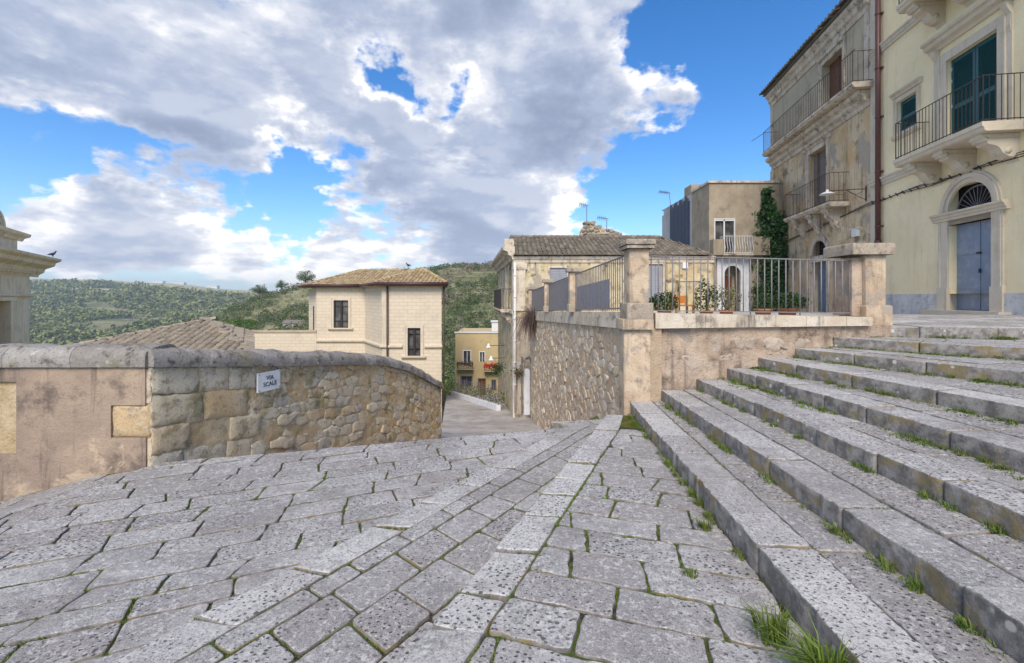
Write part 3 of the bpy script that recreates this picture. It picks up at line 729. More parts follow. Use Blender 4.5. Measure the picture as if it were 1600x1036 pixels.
for j in range(5):
    x = -6.95
    while x < -6.1:
        L = rng.uniform(.25, .45); stone(mb, [(x, -1.92+j*.18), (min(x+L, -6.06), -1.92+j*.18), (min(x+L, -6.06), -1.74+j*.18), (x, -1.74+j*.18)], lambda s, t, d: FP.p(s, t, d-.10), gap=.006, bev=.015, depth=.04, rc=.03, pillow=.01, hj=.01); x += L
mb.build('quoin', RUB_L, LW)
# street name plate
SG = thing('street_sign', 'white stone plate reading VIA SCALE on the rubble wall', 'sign', FL.p(ys(7.34), -1.34, .05))
mb = MB(); s0, s1 = ys(7.12), ys(7.557); FL.box(mb, s0, s1, -1.49, -1.185, .032, .062)
mb.build('plate', WHITE_W, SG)
for a in (s0+.025, s1-.025):
    for b in (-1.465, -1.21): mb = MB(); mb.tube([FL.p(a, b, .062), FL.p(a, b, .068)], .007, 8); mb.build('screw', IRON_K, SG)
def text(body, size, loc, rot, m, name, parent, depth=.002, align='CENTER'):
    cu = bpy.data.curves.new('t', 'FONT'); cu.body = body; cu.size = size; cu.align_x = align; cu.align_y = 'CENTER'; cu.extrude = depth; cu.space_line = 1.15
    o = bpy.data.objects.new('t', cu); col.objects.link(o)
    me = bpy.data.meshes.new_from_object(o); bpy.data.objects.remove(o); me.materials.clear(); me.materials.append(m)
    q = bpy.data.objects.new(name, me); col.objects.link(q); q.parent = parent; q.location = loc-wloc(parent); q.rotation_euler = rot; return q
for tx_, hh_ in (('VIA', -1.285), ('SCALE', -1.385)): text(tx_, .098, FL.p((s0+s1)/2+.01, hh_, .065), (R(90), 0, math.atan2(.9627, .2705)), BLACKL, 'lettering', SG)

# ================================================================== TERRACE WALL ON THE RIGHT OF THE STREET
TW = thing('terrace_wall', 'tall pale rubble retaining wall with stone coping below the courtyard railing', 'wall', (1.9, 7.3, 0))
TX = lambda y: 1.87-.0795*(y-7.6)
dl = math.hypot(.0795, 1); FT = Fr(TX(7.25), 7.25, -.0795/dl, 1/dl, -1/dl, -.0795/dl)
TL = (20.4-7.25)*dl
tb = lambda s: .50+.0366*s; tt = lambda s: .2257+.0309*s
mb = MB(); mt = lambda s, t, d: FT.p(s, -tb(s)-t, d)
for c in voro(.28, TL, 0, 4.8, .25, .19, .42):
    cy = sum(p[1] for p in c)/len(c); cs = sum(p[0] for p in c)/len(c)
    if tb(cs)+cy > hst(7.25+cs)+.3: continue
    stone(mb, c, mt, gap=.006, bev=.012, depth=.08, jit=.016, rc=.022, pillow=.002, tilt=.04, hj=.011, seg=.07)
mb.build('masonry', RUB_T, TW)
mb = MB()
for i in range(14):    # dressed quoins at the corner
    h0 = -.52-i*.21; d_ = .22 if i % 2 else .34
    stone(mb, [(-.02, h0-.21), (d_, h0-.21), (d_, h0), (-.02, h0)], lambda s, t, d: FT.p(s, t, d+.012), gap=.003, bev=.008, depth=.1, rc=.012, tilt=.003)
mb.build('quoin', TRIM_G, TW)
mb = MB(); N = 20
for i in range(N):
    s0, s1 = TL*i/N, TL*(i+1)/N
    mb.hexa([FT.p(s0, -7, -.5), FT.p(s1, -7, -.5), FT.p(s1, -7, -.01), FT.p(s0, -7, -.01), FT.p(s0, -tb(s0)+.01, -.5), FT.p(s1, -tb(s1)+.01, -.5), FT.p(s1, -tb(s1)+.01, -.01), FT.p(s0, -tb(s0)+.01, -.01)])
rough_face(mb, lambda a, b, d: FT.p(a*TL, -tb(a*TL)-(1-b)*5.2, -.004+d), 260, 90, .016, (60, 24))
mb.build('mortar_core', MORT_T, TW)
mb = MB(); s = .42
while s < TL:
    s1 = min(s+rng.uniform(.8, 1.3), TL); g = .003
    mb.hexa([FT.p(s+g, -tb(s), -.30), FT.p(s1-g, -tb(s1), -.30), FT.p(s1-g, -tb(s1), .07), FT.p(s+g, -tb(s), .07), FT.p(s+g, -tt(s)-.11, -.30), FT.p(s1-g, -tt(s1)-.11, -.30), FT.p(s1-g, -tt(s1)-.11, .07), FT.p(s+g, -tt(s)-.11, .07)], rng.random())
    mb.hexa([FT.p(s+g, -tt(s)-.107, -.30), FT.p(s1-g, -tt(s1)-.107, -.30), FT.p(s1-g, -tt(s1)-.107, .04), FT.p(s+g, -tt(s)-.107, .04), FT.p(s+g, -tt(s), -.30), FT.p(s1-g, -tt(s1), -.30), FT.p(s1-g, -tt(s1), .04), FT.p(s+g, -tt(s), .04)], rng.random())
    s = s1
s = 2.28                                   # coping of the front run
while s < 5.74:
    s1 = min(s+rng.uniform(.5, 1.0), 5.74); g = .003; f_ = lambda x: (x-2.28)/3.46
    a0, a1 = f_(s), f_(s1); u = lambda a: -.246-.065*a; l = lambda a: -.49+.045*a
    mb.hexa([Vector(p) for p in [(s+g, 7.24, EYE+l(a0)), (s1-g, 7.24, EYE+l(a1)), (s1-g, 7.66, EYE+l(a1)), (s+g, 7.66, EYE+l(a0)), (s+g, 7.24, EYE+u(a0)), (s1-g, 7.24, EYE+u(a1)), (s1-g, 7.66, EYE+u(a1)), (s+g, 7.66, EYE+u(a0))]], rng.random())
    s = s1
mb.box(2.16, 2.28, 7.42, 7.66, EYE-.49, EYE-.25)
mb.build('coping', TRIM_G, TW)
mb = MB(); fr = Fr(0, 7.33, 1, 0, 0, -1)    # rendered front run, bumpy
nx_, nz_ = 70, 34; vs = []; fs = []
for j in range(nz_+1):
    for i in range(nx_+1):
        x = 1.92+(6.1-1.92)*i/nx_; z = -2.0+(2.0-.44)*j/nz_
        b = mnoise.fractal(Vector((x*1.8, 3.1, z*2.6)), .9, 2.1, 4)*.035+max(0, mnoise.cell(Vector((x*2.2, 1, z*3.4)))-.4)*.02
        vs.append(Vector((x, 7.33-b, EYE+z)))
for j in range(nz_):
    for i in range(nx_): a = j*(nx_+1)+i; fs.append((a, a+1, a+nx_+2, a+nx_+1))
mb.add(vs, fs, .5, True); mb.build('rendered_face', PL_TERR, TW)
mb = MB()
for c in voro(2.25, 5.6, -1.55, -.62, .42, .26, .42):
    if rng.random() < .75:
        cx_ = sum(p[0] for p in c)/len(c); cz_ = sum(p[1] for p in c)/len(c)
        stone(mb, c, lambda s, t, d: Vector((s, 7.332-d-mnoise.fractal(Vector((s*1.8, 3.1, t*2.6)), .9, 2.1, 4)*.03, EYE+t)), gap=.02, bev=.012, depth=.08, jit=.02, rc=.05, pillow=.004, tilt=.03, hj=.006, seg=.05)
mb.build('exposed_stone', mat('dusty_pink_stone', m_rubble([(.42, .33, .26), (.50, .41, .33), (.38, .31, .26)], (.25, .20, .16), .2), .95, .15), TW)
# piers
def block(mb, x0, x1, y0, y1, z0, z1, bev=.012, r=None):
    z0 += EYE; z1 += EYE
    stone(mb, [(x0, y0), (x1, y0), (x1, y1), (x0, y1)], lambda x, y, d: Vector((x, y, z1+d)), gap=0, bev=bev, depth=z1-z0, jit=.004, rc=.012, tilt=0, hj=0, seg=.06)
P1 = thing('stone_pier', 'tall tan stone gate pier with projecting cap at the corner of the courtyard railing', 'pier', (2.02, 7.4, EYE-.5))
mb = MB(); block(mb, 1.86, 2.17, 7.2, 7.58, -.08, .78); mb.build('shaft', PIER_T, P1)
mb = MB(); block(mb, 1.80, 2.24, 7.13, 7.65, .78, .84); block(mb, 1.785, 2.255, 7.11, 7.67, .84, .925, .03); mb.build('cap', PIERCAP, P1)
mb = MB(); block(mb, 1.81, 2.225, 7.15, 7.63, -.335, -.08, .02); mb.build('pedestal', PIERCAP, P1)
mb = MB(); block(mb, 1.74, 2.23, 7.14, 7.64, -.50, -.338, .01); block(mb, 1.78, 2.20, 7.22, 7.6, -1.9, -.502, .01); mb.build('corner_block', PIER_T, P1)
P2 = thing('stone_pier', 'stout grey-tan pier with thick overhanging rough slab cap at the top of the steps', 'pier', (5.95, 7.6, EYE-.4))
mb = MB(); block(mb, 5.77, 6.10, 7.42, 7.95, -.12, .70); mb.build('shaft', PIER_T, P2)
mb = MB(); block(mb, 5.50, 6.19, 7.34, 8.05, .70, .89, .035); mb.build('cap', PIERCAP, P2)
mb = MB(); block(mb, 5.74, 6.17, 7.37, 8.0, -.45, -.12, .03); mb.build('pedestal', PIER_T, P2)
mb = MB(); mb.box(5.60, 5.77, 7.5, 7.95, EYE-.3, EYE+.66); mb.build('side_render', PL_TERR, P2)

# railing between the piers
RG = thing('iron_railing', 'grey iron bar railing on the coping between the two stone piers', 'railing', (4, 7.55, EYE-.3))
rt = lambda x: EYE+.705-.006*(x-2.3)*4; rbm = lambda x: EYE-.205-.012*(x-2.3)
mb = MB(); mb.hexa([(2.2, 7.535, rt(2.2)-.018), (5.62, 7.535, rt(5.62)-.018), (5.62, 7.565, rt(5.62)-.018), (2.2, 7.565, rt(2.2)-.018), (2.2, 7.535, rt(2.2)), (5.62, 7.535, rt(5.62)), (5.62, 7.565, rt(5.62)), (2.2, 7.565, rt(2.2))]); mb.build('top_rail', IRON_L, RG)
mb = MB(); mb.hexa([(2.2, 7.54, rbm(2.2)-.016), (5.62, 7.54, rbm(5.62)-.016), (5.62, 7.56, rbm(5.62)-.016), (2.2, 7.56, rbm(2.2)-.016), (2.2, 7.54, rbm(2.2)), (5.62, 7.54, rbm(5.62)), (5.62, 7.56, rbm(5.62)), (2.2, 7.56, rbm(2.2))]); mb.build('bottom_rail', IRON_L, RG)
x = 2.31; i = 0
while x < 5.6:
    mb = MB(); lo_ = rbm(x)-.0 if (i % 7) else EYE-.30
    mb.tube([(x, 7.55, lo_), (x, 7.55, rt(x)-.012)], .010, 8); mb.build('bar', IRON_L, RG); x += .1175; i += 1
# stepped posts and fence panels on the street side
posts = [11.46, 15.6, 20.3]
names = ['stubby stone fence post nearest the tall corner pier', 'middle stone fence post between grey sheet panels', 'small stone fence post farthest down beside the house corner']
for yp, nm in zip(posts, names):
    b = -.0309*yp; x = TX(yp); t_ = thing('fence_post', nm, 'post', (x, yp, EYE+b), 'stone posts of the side fence')
    mb = MB(); block(mb, x-.13, x+.13, yp-.15, yp+.15, b+.2, b+1.0); mb.build('shaft', PIER_T, t_)
    mb = MB(); block(mb, x-.20, x+.20, yp-.22, yp+.22, b+1.0, b+1.12, .03); mb.build('cap', PIERCAP, t_)
    mb = MB(); block(mb, x-.16, x+.16, yp-.18, yp+.18, b, b+.2, .02); mb.build('pedestal', PIERCAP, t_)
spans = [(7.66, 11.3, .62, 'long run of grey iron bars backed by a low steel sheet beside the corner pier'), (11.62, 15.44, .9, 'iron bar panel fully backed by grey sheet between first and second small posts'),
         (15.76, 20.14, .9, 'iron bar panel fully backed by grey sheet between second and last small posts'), (20.46, 20.95, .9, 'shortest grey sheet fence panel against the house corner')]
for (y0, y1, sh_, lb) in spans:
    t_ = thing('bar_fence', lb, 'fence', (TX((y0+y1)/2), (y0+y1)/2, EYE-.0309*y0), 'panels of the side fence')
    P = lambda y, h, o=0: Vector((TX(y)+o, y, EYE-.0309*y+h))
    for nm, h_ in (('top_rail', .93), ('bottom_rail', .06)):
        mb = MB(); mb.tube([P(y0, h_), P(y1, h_)], .014, 6); mb.build(nm, IRON, t_)
    n = max(3, int((y1-y0)/.125))
    for i in range(n+1):
        y = y0+.03+(y1-y0-.06)*i/n; mb = MB(); mb.tube([P(y, .02), P(y, .93)], .009, 5); mb.build('bar', IRON, t_)
    mb = MB(); ya = y0+(.9 if sh_ < .8 else .02)
    m_ = 40
    for i in range(m_):
        a, b = ya+(y1-ya)*i/m_, ya+(y1-ya)*(i+1)/m_; o = .03+.012*(i % 2); o2 = .03+.012*((i+1) % 2)
        mb.add([P(a, .05, o), P(b, .05, o2), P(b, sh_, o2), P(a, sh_, o)], [(0, 1, 2, 3)])
    mb.build('sheet', SHEET, t_)

# courtyard floor
mb = MB(); mb.add([W(TX(7.6)+.02, 7.6, .32), W(5.8, 7.6, .34), W(6.4, 9, .44), W(14.2, 20, .66), W(15.5, 27, .78), W(.8, 27, .78), W(TX(20.5)+.02, 20.5, .67)], [(0, 1, 2, 3, 4, 5, 6)])
mb.build('courtyard_ground', CONC, kind='structure')

# ================================================================== YELLOW HOUSE
FY = Fr(11, 0, .1547, 1, -.9882, .1529)
YH = thing('yellow_house', 'cream yellow rendered townhouse with teal shutters, balconies and blue-grey double door', 'house', (13, 12, EYE-.4))
ops = [(12.18, 13.65, -.36, 2.16), (12.18, 13.65, 2.46, 3.28), (12.01, 13.70, 4.40, 7.12), (14.94, 15.86, 5.67, 6.79), (12.01, 13.70, 9.3, 12.0)]
mb = MB(); FY.wall(mb, 6, 17.3, .12, 14, [o if i else (12.18, 13.65, .12, 2.16) for i, o in enumerate(ops)], .28)
FY.spandrel(mb, 12.915, 2.53, .735, 3.28)
for q in ([(6, 0), (6, -8)], [(6, -8), (17.3, -8)], [(17.3, -8), (17.3, 0)]):
    a, b = q; mb.add([FY.p(a[0], -1, a[1]), FY.p(b[0], -1, b[1]), FY.p(b[0], 14, b[1]), FY.p(a[0], 14, a[1])], [(0, 1, 2, 3)])
mb.add([FY.p(6, 14, 0), FY.p(17.3, 14, 0), FY.p(17.3, 14, -8), FY.p(6, 14, -8)], [(0, 1, 2, 3)])
mb.build('wall', PL_YEL, YH)
mb = MB()
for (a, b) in ((6, 11.86), (13.98, 17.3)):
    mb = MB(); s = a
    while s < b-.01:
        s1 = min(s+rng.uniform(.9, 1.6), b); s1 = b if b-s1 < .3 else s1
        FY.box(mb, s+.002, s1-.002, -.9, -.22, 0, .055); FY.box(mb, s+.002, s1-.002, -.217, .12, 0, .045); s = s1
    mb.build('plinth', PLINTH, YH)
mb = MB(); FY.box(mb, 16.95, 17.3, .12, 14, 0, .05)                           # pilaster
for (h, o) in ((4.12, .05), (9.0, .06)):
    pr = [(0, h), (o, h), (o, h+.09), (o+.03, h+.12), (o+.03, h+.2), (o+.07, h+.23), (o+.07, h+.29), (0, h+.31)]
    if h < 5: FY.profile(mb, 14.55, 17.35, pr); FY.profile(mb, 6, 11.15, pr)
    else: FY.profile(mb, 14.45, 17.35, pr); FY.profile(mb, 6, 11.15, pr)
mb.build('string_course', TRIM_Y, YH)
# main door with arched fanlight
mb = MB()
for (a, b) in ((11.84, 12.18), (13.65, 14.0)):
    FY.box(mb, a, b, .3, 2.30, 0, .06); FY.box(mb, a-.03, b, -.9, .3, .0, .10)
    FY.box(mb, a+.04 if a < 12 else b-.10, a+.10 if a < 12 else b-.04, .3, 2.3, .06, .08)
FY.profile(mb, 11.68, 14.16, [(0, 2.30), (.10, 2.30), (.10, 2.36), (.14, 2.39), (.14, 2.44), (.20, 2.48), (.20, 2.53), (0, 2.55)])
FY.box(mb, 12.18, 13.65, 2.16, 2.46, -.28, .0)
FY.arc(mb, 12.915, 2.55, .737, .86, 0, .045); FY.arc(mb, 12.915, 2.55, .86, .97, 0, .09); FY.arc(mb, 12.915, 2.55, .97, 1.03, 0, .06)
FY.box(mb, 11.6, 14.3, -.62, -.37, -.3, .34); FY.box(mb, 13.652, 13.70, -.37, .13, -.3, -.001); FY.box(mb, 12.13, 12.178, -.37, .13, -.3, -.001)
mb.build('door_surround', TRIM_Y, YH)
dr = MB(); FY.box(dr, 12.18, 12.84, -.36, 2.16, -.26, -.20); FY.box(dr, 12.852, 13.65, -.36, 2.16, -.26, -.20)
for h in (.25, 1.25): FY.box(dr, 12.2, 13.63, h, h+.022, -.2, -.185)
FY.box(dr, 12.825, 12.865, -.36, 2.16, -.2, -.18)
d_ = dr.build('door', BLUED, YH)
mb = MB(); FY.box(mb, 12.80, 12.84, .70, .82, -.18, -.15); FY.box(mb, 12.78, 12.90, 1.24, 1.29, -.18, -.14); mb.build('handle', IRON_K, d_)
mb = MB(); FY.box(mb, 12.19, 13.64, 2.47, 3.27, -.27, -.24); fl = mb.build('fanlight', DARKIN, YH)
mb = MB()
for i in range(1, 14):
    t = math.pi*i/14; mb.tube([FY.p(12.915-.12*math.cos(t), 2.48+.12*math.sin(t), -.19), FY.p(12.915-.72*math.cos(t), 2.48+.72*math.sin(t), -.19)], .010, 5)
FY.arc(mb, 12.915, 2.48, .10, .13, -.2, -.18, 10); FY.arc(mb, 12.915, 2.48, .68, .72, -.2, -.18, 14)
mb.build('grille', IRON_L, fl)

def louvre(mb, fr, s0, s1, h0, h1, o, leaves=2):
    w_ = (s1-s0)/leaves
    for k in range(leaves):
        a, b = s0+k*w_+.008, s0+(k+1)*w_-.008; st = .085; mid = h0+(h1-h0)*.46
        for x0, x1 in ((a, a+st), (b-st, b)): fr.box(mb, x0, x1, h0, h1, o, o+.05)
        for y0, y1 in ((h0, h0+.16), (mid-.06, mid+.06), (h1-.12, h1)): fr.box(mb, a+st, b-st, y0, y1, o+.002, o+.048)
        for (y0, y1) in ((h0+.16, mid-.06), (mid+.06, h1-.12)):
            n = int((y1-y0)/.062)
            for i in range(n):
                y = y0+(y1-y0)*(i+.5)/n
                mb.add([fr.p(a+st, y+.028, o+.005), fr.p(b-st, y+.028, o+.005), fr.p(b-st, y-.022, o+.045), fr.p(a+st, y-.022, o+.045), fr.p(a+st, y+.036, o+.008), fr.p(b-st, y+.036, o+.008), fr.p(b-st, y-.014, o+.048), fr.p(a+st, y-.014, o+.048)],
                       [(0, 1, 2, 3), (4, 5, 6, 7), (2, 3, 7, 6), (0, 1, 5, 4)])
        fr.box(mb, a+st, b-st, h0+.1, h1-.1, o-.012, o-.008)
def surround(mb, fr, s0, s1, h0, h1, w_=.2, o=.05, sill=True):
    fr.box(mb, s0-w_, s0, h0, h1+w_, 0, o); fr.box(mb, s1, s1+w_, h0, h1+w_, 0, o); fr.box(mb, s0, s1, h1, h1+w_, 0, o)
    fr.box(mb, s0-w_, s0-w_+.05, h0, h1+w_, o, o+.03); fr.box(mb, s1+w_-.05, s1+w_, h0, h1+w_, o, o+.03)
for hb in (4.40, 9.3):
    mb = MB(); surround(mb, FY, 12.01, 13.70, hb, hb+2.72, .26, .06)
    if hb < 5:
        FY.profile(mb, 11.4, 14.35, [(0, hb+3.2), (.06, hb+3.2), (.10, hb+3.28), (.22, hb+3.34), (.24, hb+3.44), (.32, hb+3.48), (.32, hb+3.56), (0, hb+3.62)])
        for s in (11.62, 14.0): FY.profile(mb, s, s+.16, [(0, hb+2.45), (.05, hb+2.45), (.07, hb+2.6), (.05, hb+2.9), (.14, hb+3.05), (.18, hb+3.2), (0, hb+3.2)])
        for s in (11.60, 13.98): FY.box(mb, s, s+.2, hb, hb+2.9, 0, .045)
    sb = mb.build('window_surround', TRIM_Y, YH)
    mb = MB(); louvre(mb, FY, 12.01, 13.70, hb+.02, hb+2.72, -.14); mb.build('shutter', GREENP, sb)
    mb = MB()
    for s in (12.03, 13.66):
        for h in (.45, 1.3, 2.05, 2.4): FY.box(mb, s, s+.02, hb+h, hb+h+.09, -.09, -.075)
    mb.build('hinge', WHITE, sb)
mb = MB(); surround(mb, FY, 14.94, 15.86, 5.67, 6.79, .14, .05); FY.profile(mb, 14.7, 16.1, [(0, 6.98), (.05, 6.98), (.09, 7.05), (.15, 7.09), (.15, 7.14), (0, 7.17)])
FY.profile(mb, 14.75, 16.05, [(0, 5.50), (.06, 5.50), (.12, 5.58), (.12, 5.67), (0, 5.67)])
sb = mb.build('window_surround', TRIM_Y, YH)
mb = MB(); louvre(mb, FY, 14.94, 15.86, 5.68, 6.79, -.14, 1); mb.build('shutter', GREENP, sb)

def balcony(parent, fr, s0, s1, hb, th, out, railh, ms, mr, brackets, bw=.34, bd=.6, label=None, step=.125, mb_brk=None, curved=False):
    mb = MB(); fr.profile(mb, s0, s1, [(0, hb), (out-.12, hb), (out-.06, hb+.03), (out-.04, hb+th*.45), (out, hb+th*.55), (out, hb+th), (0, hb+th)])
    b = mb.build('balcony', ms, parent)
    if label: b['label'] = label
    mb = MB(); ht = hb+th+railh; o = out-.06; a, c = s0+.05, s1-.05
    for h in (hb+th+.06, ht): mb.tube([fr.p(a, h, 0), fr.p(a, h, o), fr.p(c, h, o), fr.p(c, h, 0)], .014, 6)
    n = int((c-a)/step)
    for i in range(n+1):
        s = a+(c-a)*i/n
        if curved:
            mb.tube([fr.p(s, hb+th+.02, o), fr.p(s, hb+th+railh*.3, o+.10), fr.p(s, hb+th+railh*.55, o+.02), fr.p(s, hb+th+railh*.8, o-.03), fr.p(s, ht, o)], .012, 5)
        else: mb.tube([fr.p(s, hb+th, o), fr.p(s, ht, o)], .009 if i not in (0, n) else .016, 5)
    k2 = max(2, int(o/step))
    for s in (a, c):
        for j in range(1, k2): mb.tube([fr.p(s, hb+th, o*j/k2), fr.p(s, ht, o*j/k2)], .009, 5)
    mb.build('railing', mr, b)
    for s in brackets:
        mb = MB(); d = out*.85
        pr = [(0, hb), (d, hb), (d, hb-.10), (d-.06, hb-.14), (d-.10, hb-.13), (d*.8, hb-.26*bd/.6), (d*.62, hb-.30*bd/.6), (d*.52, hb-.36*bd/.6), (d*.42, hb-.5*bd/.6), (d*.25, hb-.60*bd/.6), (.06, hb-.62*bd/.6), (0, hb-.72*bd/.6)]
        fr.profile(mb, s-bw/2, s+bw/2, pr, False)
        for e in (s-bw/2, s+bw/2):
            for i in range(len(pr)-1):
                mb.add([fr.p(e, pr[i][1], pr[i][0]), fr.p(e, pr[i+1][1], pr[i+1][0]), fr.p(e, pr[i+1][1], 0), fr.p(e, pr[i][1], 0)], [(0, 1, 2, 3)])
            fr.box(mb, e-.012, e+.012, hb-.12, hb-.02, .02, d+.012)
        mb.tube([fr.p(s-bw/2-.015, hb-.13, d-.10), fr.p(s+bw/2+.015, hb-.13, d-.10)], .065, 10); mb.tube([fr.p(s-bw/2-.015, hb-.45*bd/.6, d*.3), fr.p(s+bw/2+.015, hb-.45*bd/.6, d*.3)], .08, 10)
        mb.build('bracket', mb_brk or ms, b)
    return b
balcony(YH, FY, 11.22, 14.5, 4.17, .24, 1.0, 1.17, TRIM_Y, IRON_K, (11.62, 12.86, 14.1))
balcony(YH, FY, 11.22, 14.35, 9.02, .24, 1.0, 1.17, TRIM_Y, IRON_K, (11.62, 12.86, 13.95))
mb = MB(); mb.tube([FY.p(16.72, 2.1, .13), FY.p(16.72, 14, .13)], .085, 12)
mb.tube([FY.p(16.72, 1.98, .13), FY.p(16.72, 2.12, .13)], .105, 12)
for h in (2.6, 4.6, 6.6, 8.4, 10.4, 12.2): mb.tube([FY.p(16.72, h, .13), FY.p(16.72, h+.05, .13)], .10, 12); FY.box(mb, 16.6, 16.84, h, h+.05, 0, .1)
mb.build('downpipe', PIPE, YH)
# sagging cable bundle along both facades
cab = MB()
for k in range(3):
    pts = [FY.p(s, 3.55+.03*k+.035*math.sin(s*2.1+k)+.012*(12-s)*0, .07+.03*(k == 1)) for s in [6+i*.33 for i in range(35)]]+[FY.p(17.6+i*.6, 3.50+.03*k-.045*i+.02*math.sin(i+k), .1) for i in range(15)]
    cab.tube(pts, .013, 5)
for i in range(34):
    s = 6.2+i*.33; cab.tube([FY.p(s, 3.53, .06), FY.p(s+.05, 3.64, .11)], .02, 5)
cab.build('overhead_cable', IRON_K, None, label='black cable bundle strung along the yellow and old facades', category='cable')

# ================================================================== OLD HOUSE
OH = thing('old_house', 'tall weathered ochre townhouse with flaking render, three storeys and iron balconies', 'house', (14, 21, EYE-.6))
ops = [(20.45, 21.75, -.66, 1.66), (20.45, 21.75, 1.95, 2.65), (20.45, 22.05, 4.0, 6.9), (19.2, 20.85, 8.2, 10.6)]
mb = MB(); FY.wall(mb, 17.302, 26.5, -1.2, 7.8, ops[:3], .35); FY.spandrel(mb, 21.1, 2.0, .65, 2.65)
for a, b in ((17.302, 26.5),): mb.add([FY.p(26.5, -1.2, 0), FY.p(26.5, -1.2, -8), FY.p(26.5, 11.8, -8), FY.p(26.5, 11.8, 0)], [(0, 1, 2, 3)])
mb.add([FY.p(17.31, -1, -8), FY.p(26.5, -1, -8), FY.p(26.5, 11.8, -8), FY.p(17.31, 11.8, -8)], [(0, 1, 2, 3)])
mb.build('wall', PL_OLD, OH)
mb = MB(); FY.wall(mb, 17.302, 26.5, 7.8, 11.8, ops[3:], .35); mb.build('upper_wall', PL_OLDG, OH)
mb = MB()
FY.profile(mb, 17.35, 26.2, [(0, 7.35), (.06, 7.35), (.10, 7.5), (.22, 7.58), (.26, 7.72), (.42, 7.80), (.45, 7.95), (0, 7.95)])
FY.profile(mb, 17.35, 26.55, [(0, 11.05), (.05, 11.05), (.07, 11.25), (.16, 11.32), (.18, 11.5), (.30, 11.6), (.32, 11.75), (0, 11.78)])
FY.box(mb, 26.1, 26.5, -.8, 7.35, 0, .06); FY.box(mb, 26.2, 26.5, 8.2, 11.05, 0, .05); FY.box(mb, 17.32, 17.7, 8.2, 11.05, 0, .04)
mb.build('cornice', TRIM_G, OH)
# roof with overhanging tiles
def tiles(mb, A, B, C, D_, w_=.2, l=.36, base=True, drop=.05):
    """A,B eave ends; C,D ridge ends (above B, A). rows of half-round tiles running down the slope"""
    A, B, C, D_ = map(Vector, (A, B, C, D_)); e = (B-A).normalized(); L = (B-A).length
    n = e.cross((D_+C)/2-(A+B)/2).normalized()
    if n.z < 0: n = -n
    up = n.cross(e).normalized()
    if up.z < 0: up = -up
    loc = [((p-A).dot(e), (p-A).dot(up)) for p in (A, B, C, D_)]
    if area(loc) < 0: loc = loc[::-1]
    s0 = min(p[0] for p in loc); s1 = max(p[0] for p in loc); T = max(p[1] for p in loc)
    inside = lambda s, t: all((loc[(i+1) % 4][0]-loc[i][0])*(t-loc[i][1])-(loc[(i+1) % 4][1]-loc[i][1])*(s-loc[i][0]) >= -.03 for i in range(4))
    if base: mb.add([A, B, C, D_], [(0, 1, 2, 3)], .2)
    s = s0+w_/2
    while s < s1:
        t = -drop
        while t < T:
            if inside(s, max(t, .01)+l*.3):
                r = rng.random(); js = rng.gauss(0, .008); vs = []; K = 5
                for (tt_, rr, lift) in ((t, w_*.50, .045), (t+l*1.12, w_*.40, .012)):
                    for k in range(K+1):
                        a = math.pi*k/K; vs.append(A+e*(s+js-math.cos(a)*rr)+up*(tt_+js)+n*(lift+math.sin(a)*rr*.72))
                mb.add(vs, [(k, k+1, K+2+k, K+1+k) for k in range(K)]+[tuple(range(K, -1, -1))], r)
            t += l
        s += w_
mb = MB(); tiles(mb, FY.p(17.3, 11.9, .42), FY.p(26.7, 11.9, .42), FY.p(26.7, 13.6, -4), FY.p(17.3, 13.6, -4), .28, .4, True, .16)
FY.box(mb, 17.3, 26.7, 11.80, 11.86, -.1, .40, .3)
mb.build('roof', TILE_O, OH)
mb = MB(); surround(mb, FY, 19.2, 20.85, 8.2, 10.6, .22, .05)
FY.box(mb, 19.0, 21.05, 10.82, 10.98, 0, .16); sb = mb.build('door_surround', TRIM_G, OH)
mb = MB(); FY.box(mb, 19.2, 20.85, 8.2, 10.6, -.34, -.30); FY.box(mb, 20.0, 20.04, 8.2, 10.6, -.3, -.27)
for h in (8.9, 9.8): FY.box(mb, 19.25, 20.8, h, h+.07, -.3, -.28)
mb.build('door_leaf', WOOD, sb)
mb = MB(); surround(mb, FY, 20.45, 22.05, 4.0, 6.9, .22, .06)
FY.profile(mb, 20.0, 22.5, [(0, 7.12), (.10, 7.12), (.14, 7.2), (.24, 7.26), (.24, 7.33), (0, 7.34)]); sb = mb.build('window_surround', TRIM_G, OH)
mb = MB(); FY.box(mb, 20.45, 22.05, 4.0, 6.9, -.34, -.30); FY.box(mb, 20.45, 20.75, 4.0, 6.9, -.3, -.2); FY.box(mb, 21.75, 22.05, 4.0, 6.9, -.3, -.2); FY.box(mb, 21.2, 21.28, 4., 6.9, -.3, -.27)
for h in (4.9, 5.8): FY.box(mb, 20.75, 21.75, h, h+.06, -.3, -.28)
mb.build('shutter', WOODG, sb)
mb = MB(); surround(mb, FY, 20.45, 21.75, -.8, 1.66, .2, .05); FY.box(mb, 20.25, 21.95, 1.66, 1.95, 0, .07); FY.arc(mb, 21.1, 2.0, .66, .9, 0, .05); sb = mb.build('door_surround', TRIM_G, OH)
mb = MB(); FY.box(mb, 20.45, 21.75, -.66, 1.66, -.30, -.25)
for i in range(9): FY.box(mb, 20.47+i*.142, 20.59+i*.142, -.64, 1.62, -.25, -.238)
mb.build('door', BLUEO, OH)
mb = MB(); FY.box(mb, 20.45, 21.75, 1.95, 2.7, -.33, -.30); g_ = mb.build('arched_window', DARKIN, OH)
mb = MB()
for i in range(8): x = 20.55+i*.157; mb.tube([FY.p(x, 1.97, -.12), FY.p(x, 2.62, -.12)], .009, 5)
for h in (2.1, 2.25, 2.4): mb.tube([FY.p(20.45, h, -.12), FY.p(21.75, h, -.12)], .008, 5)
mb.build('grille', IRON_K, g_)
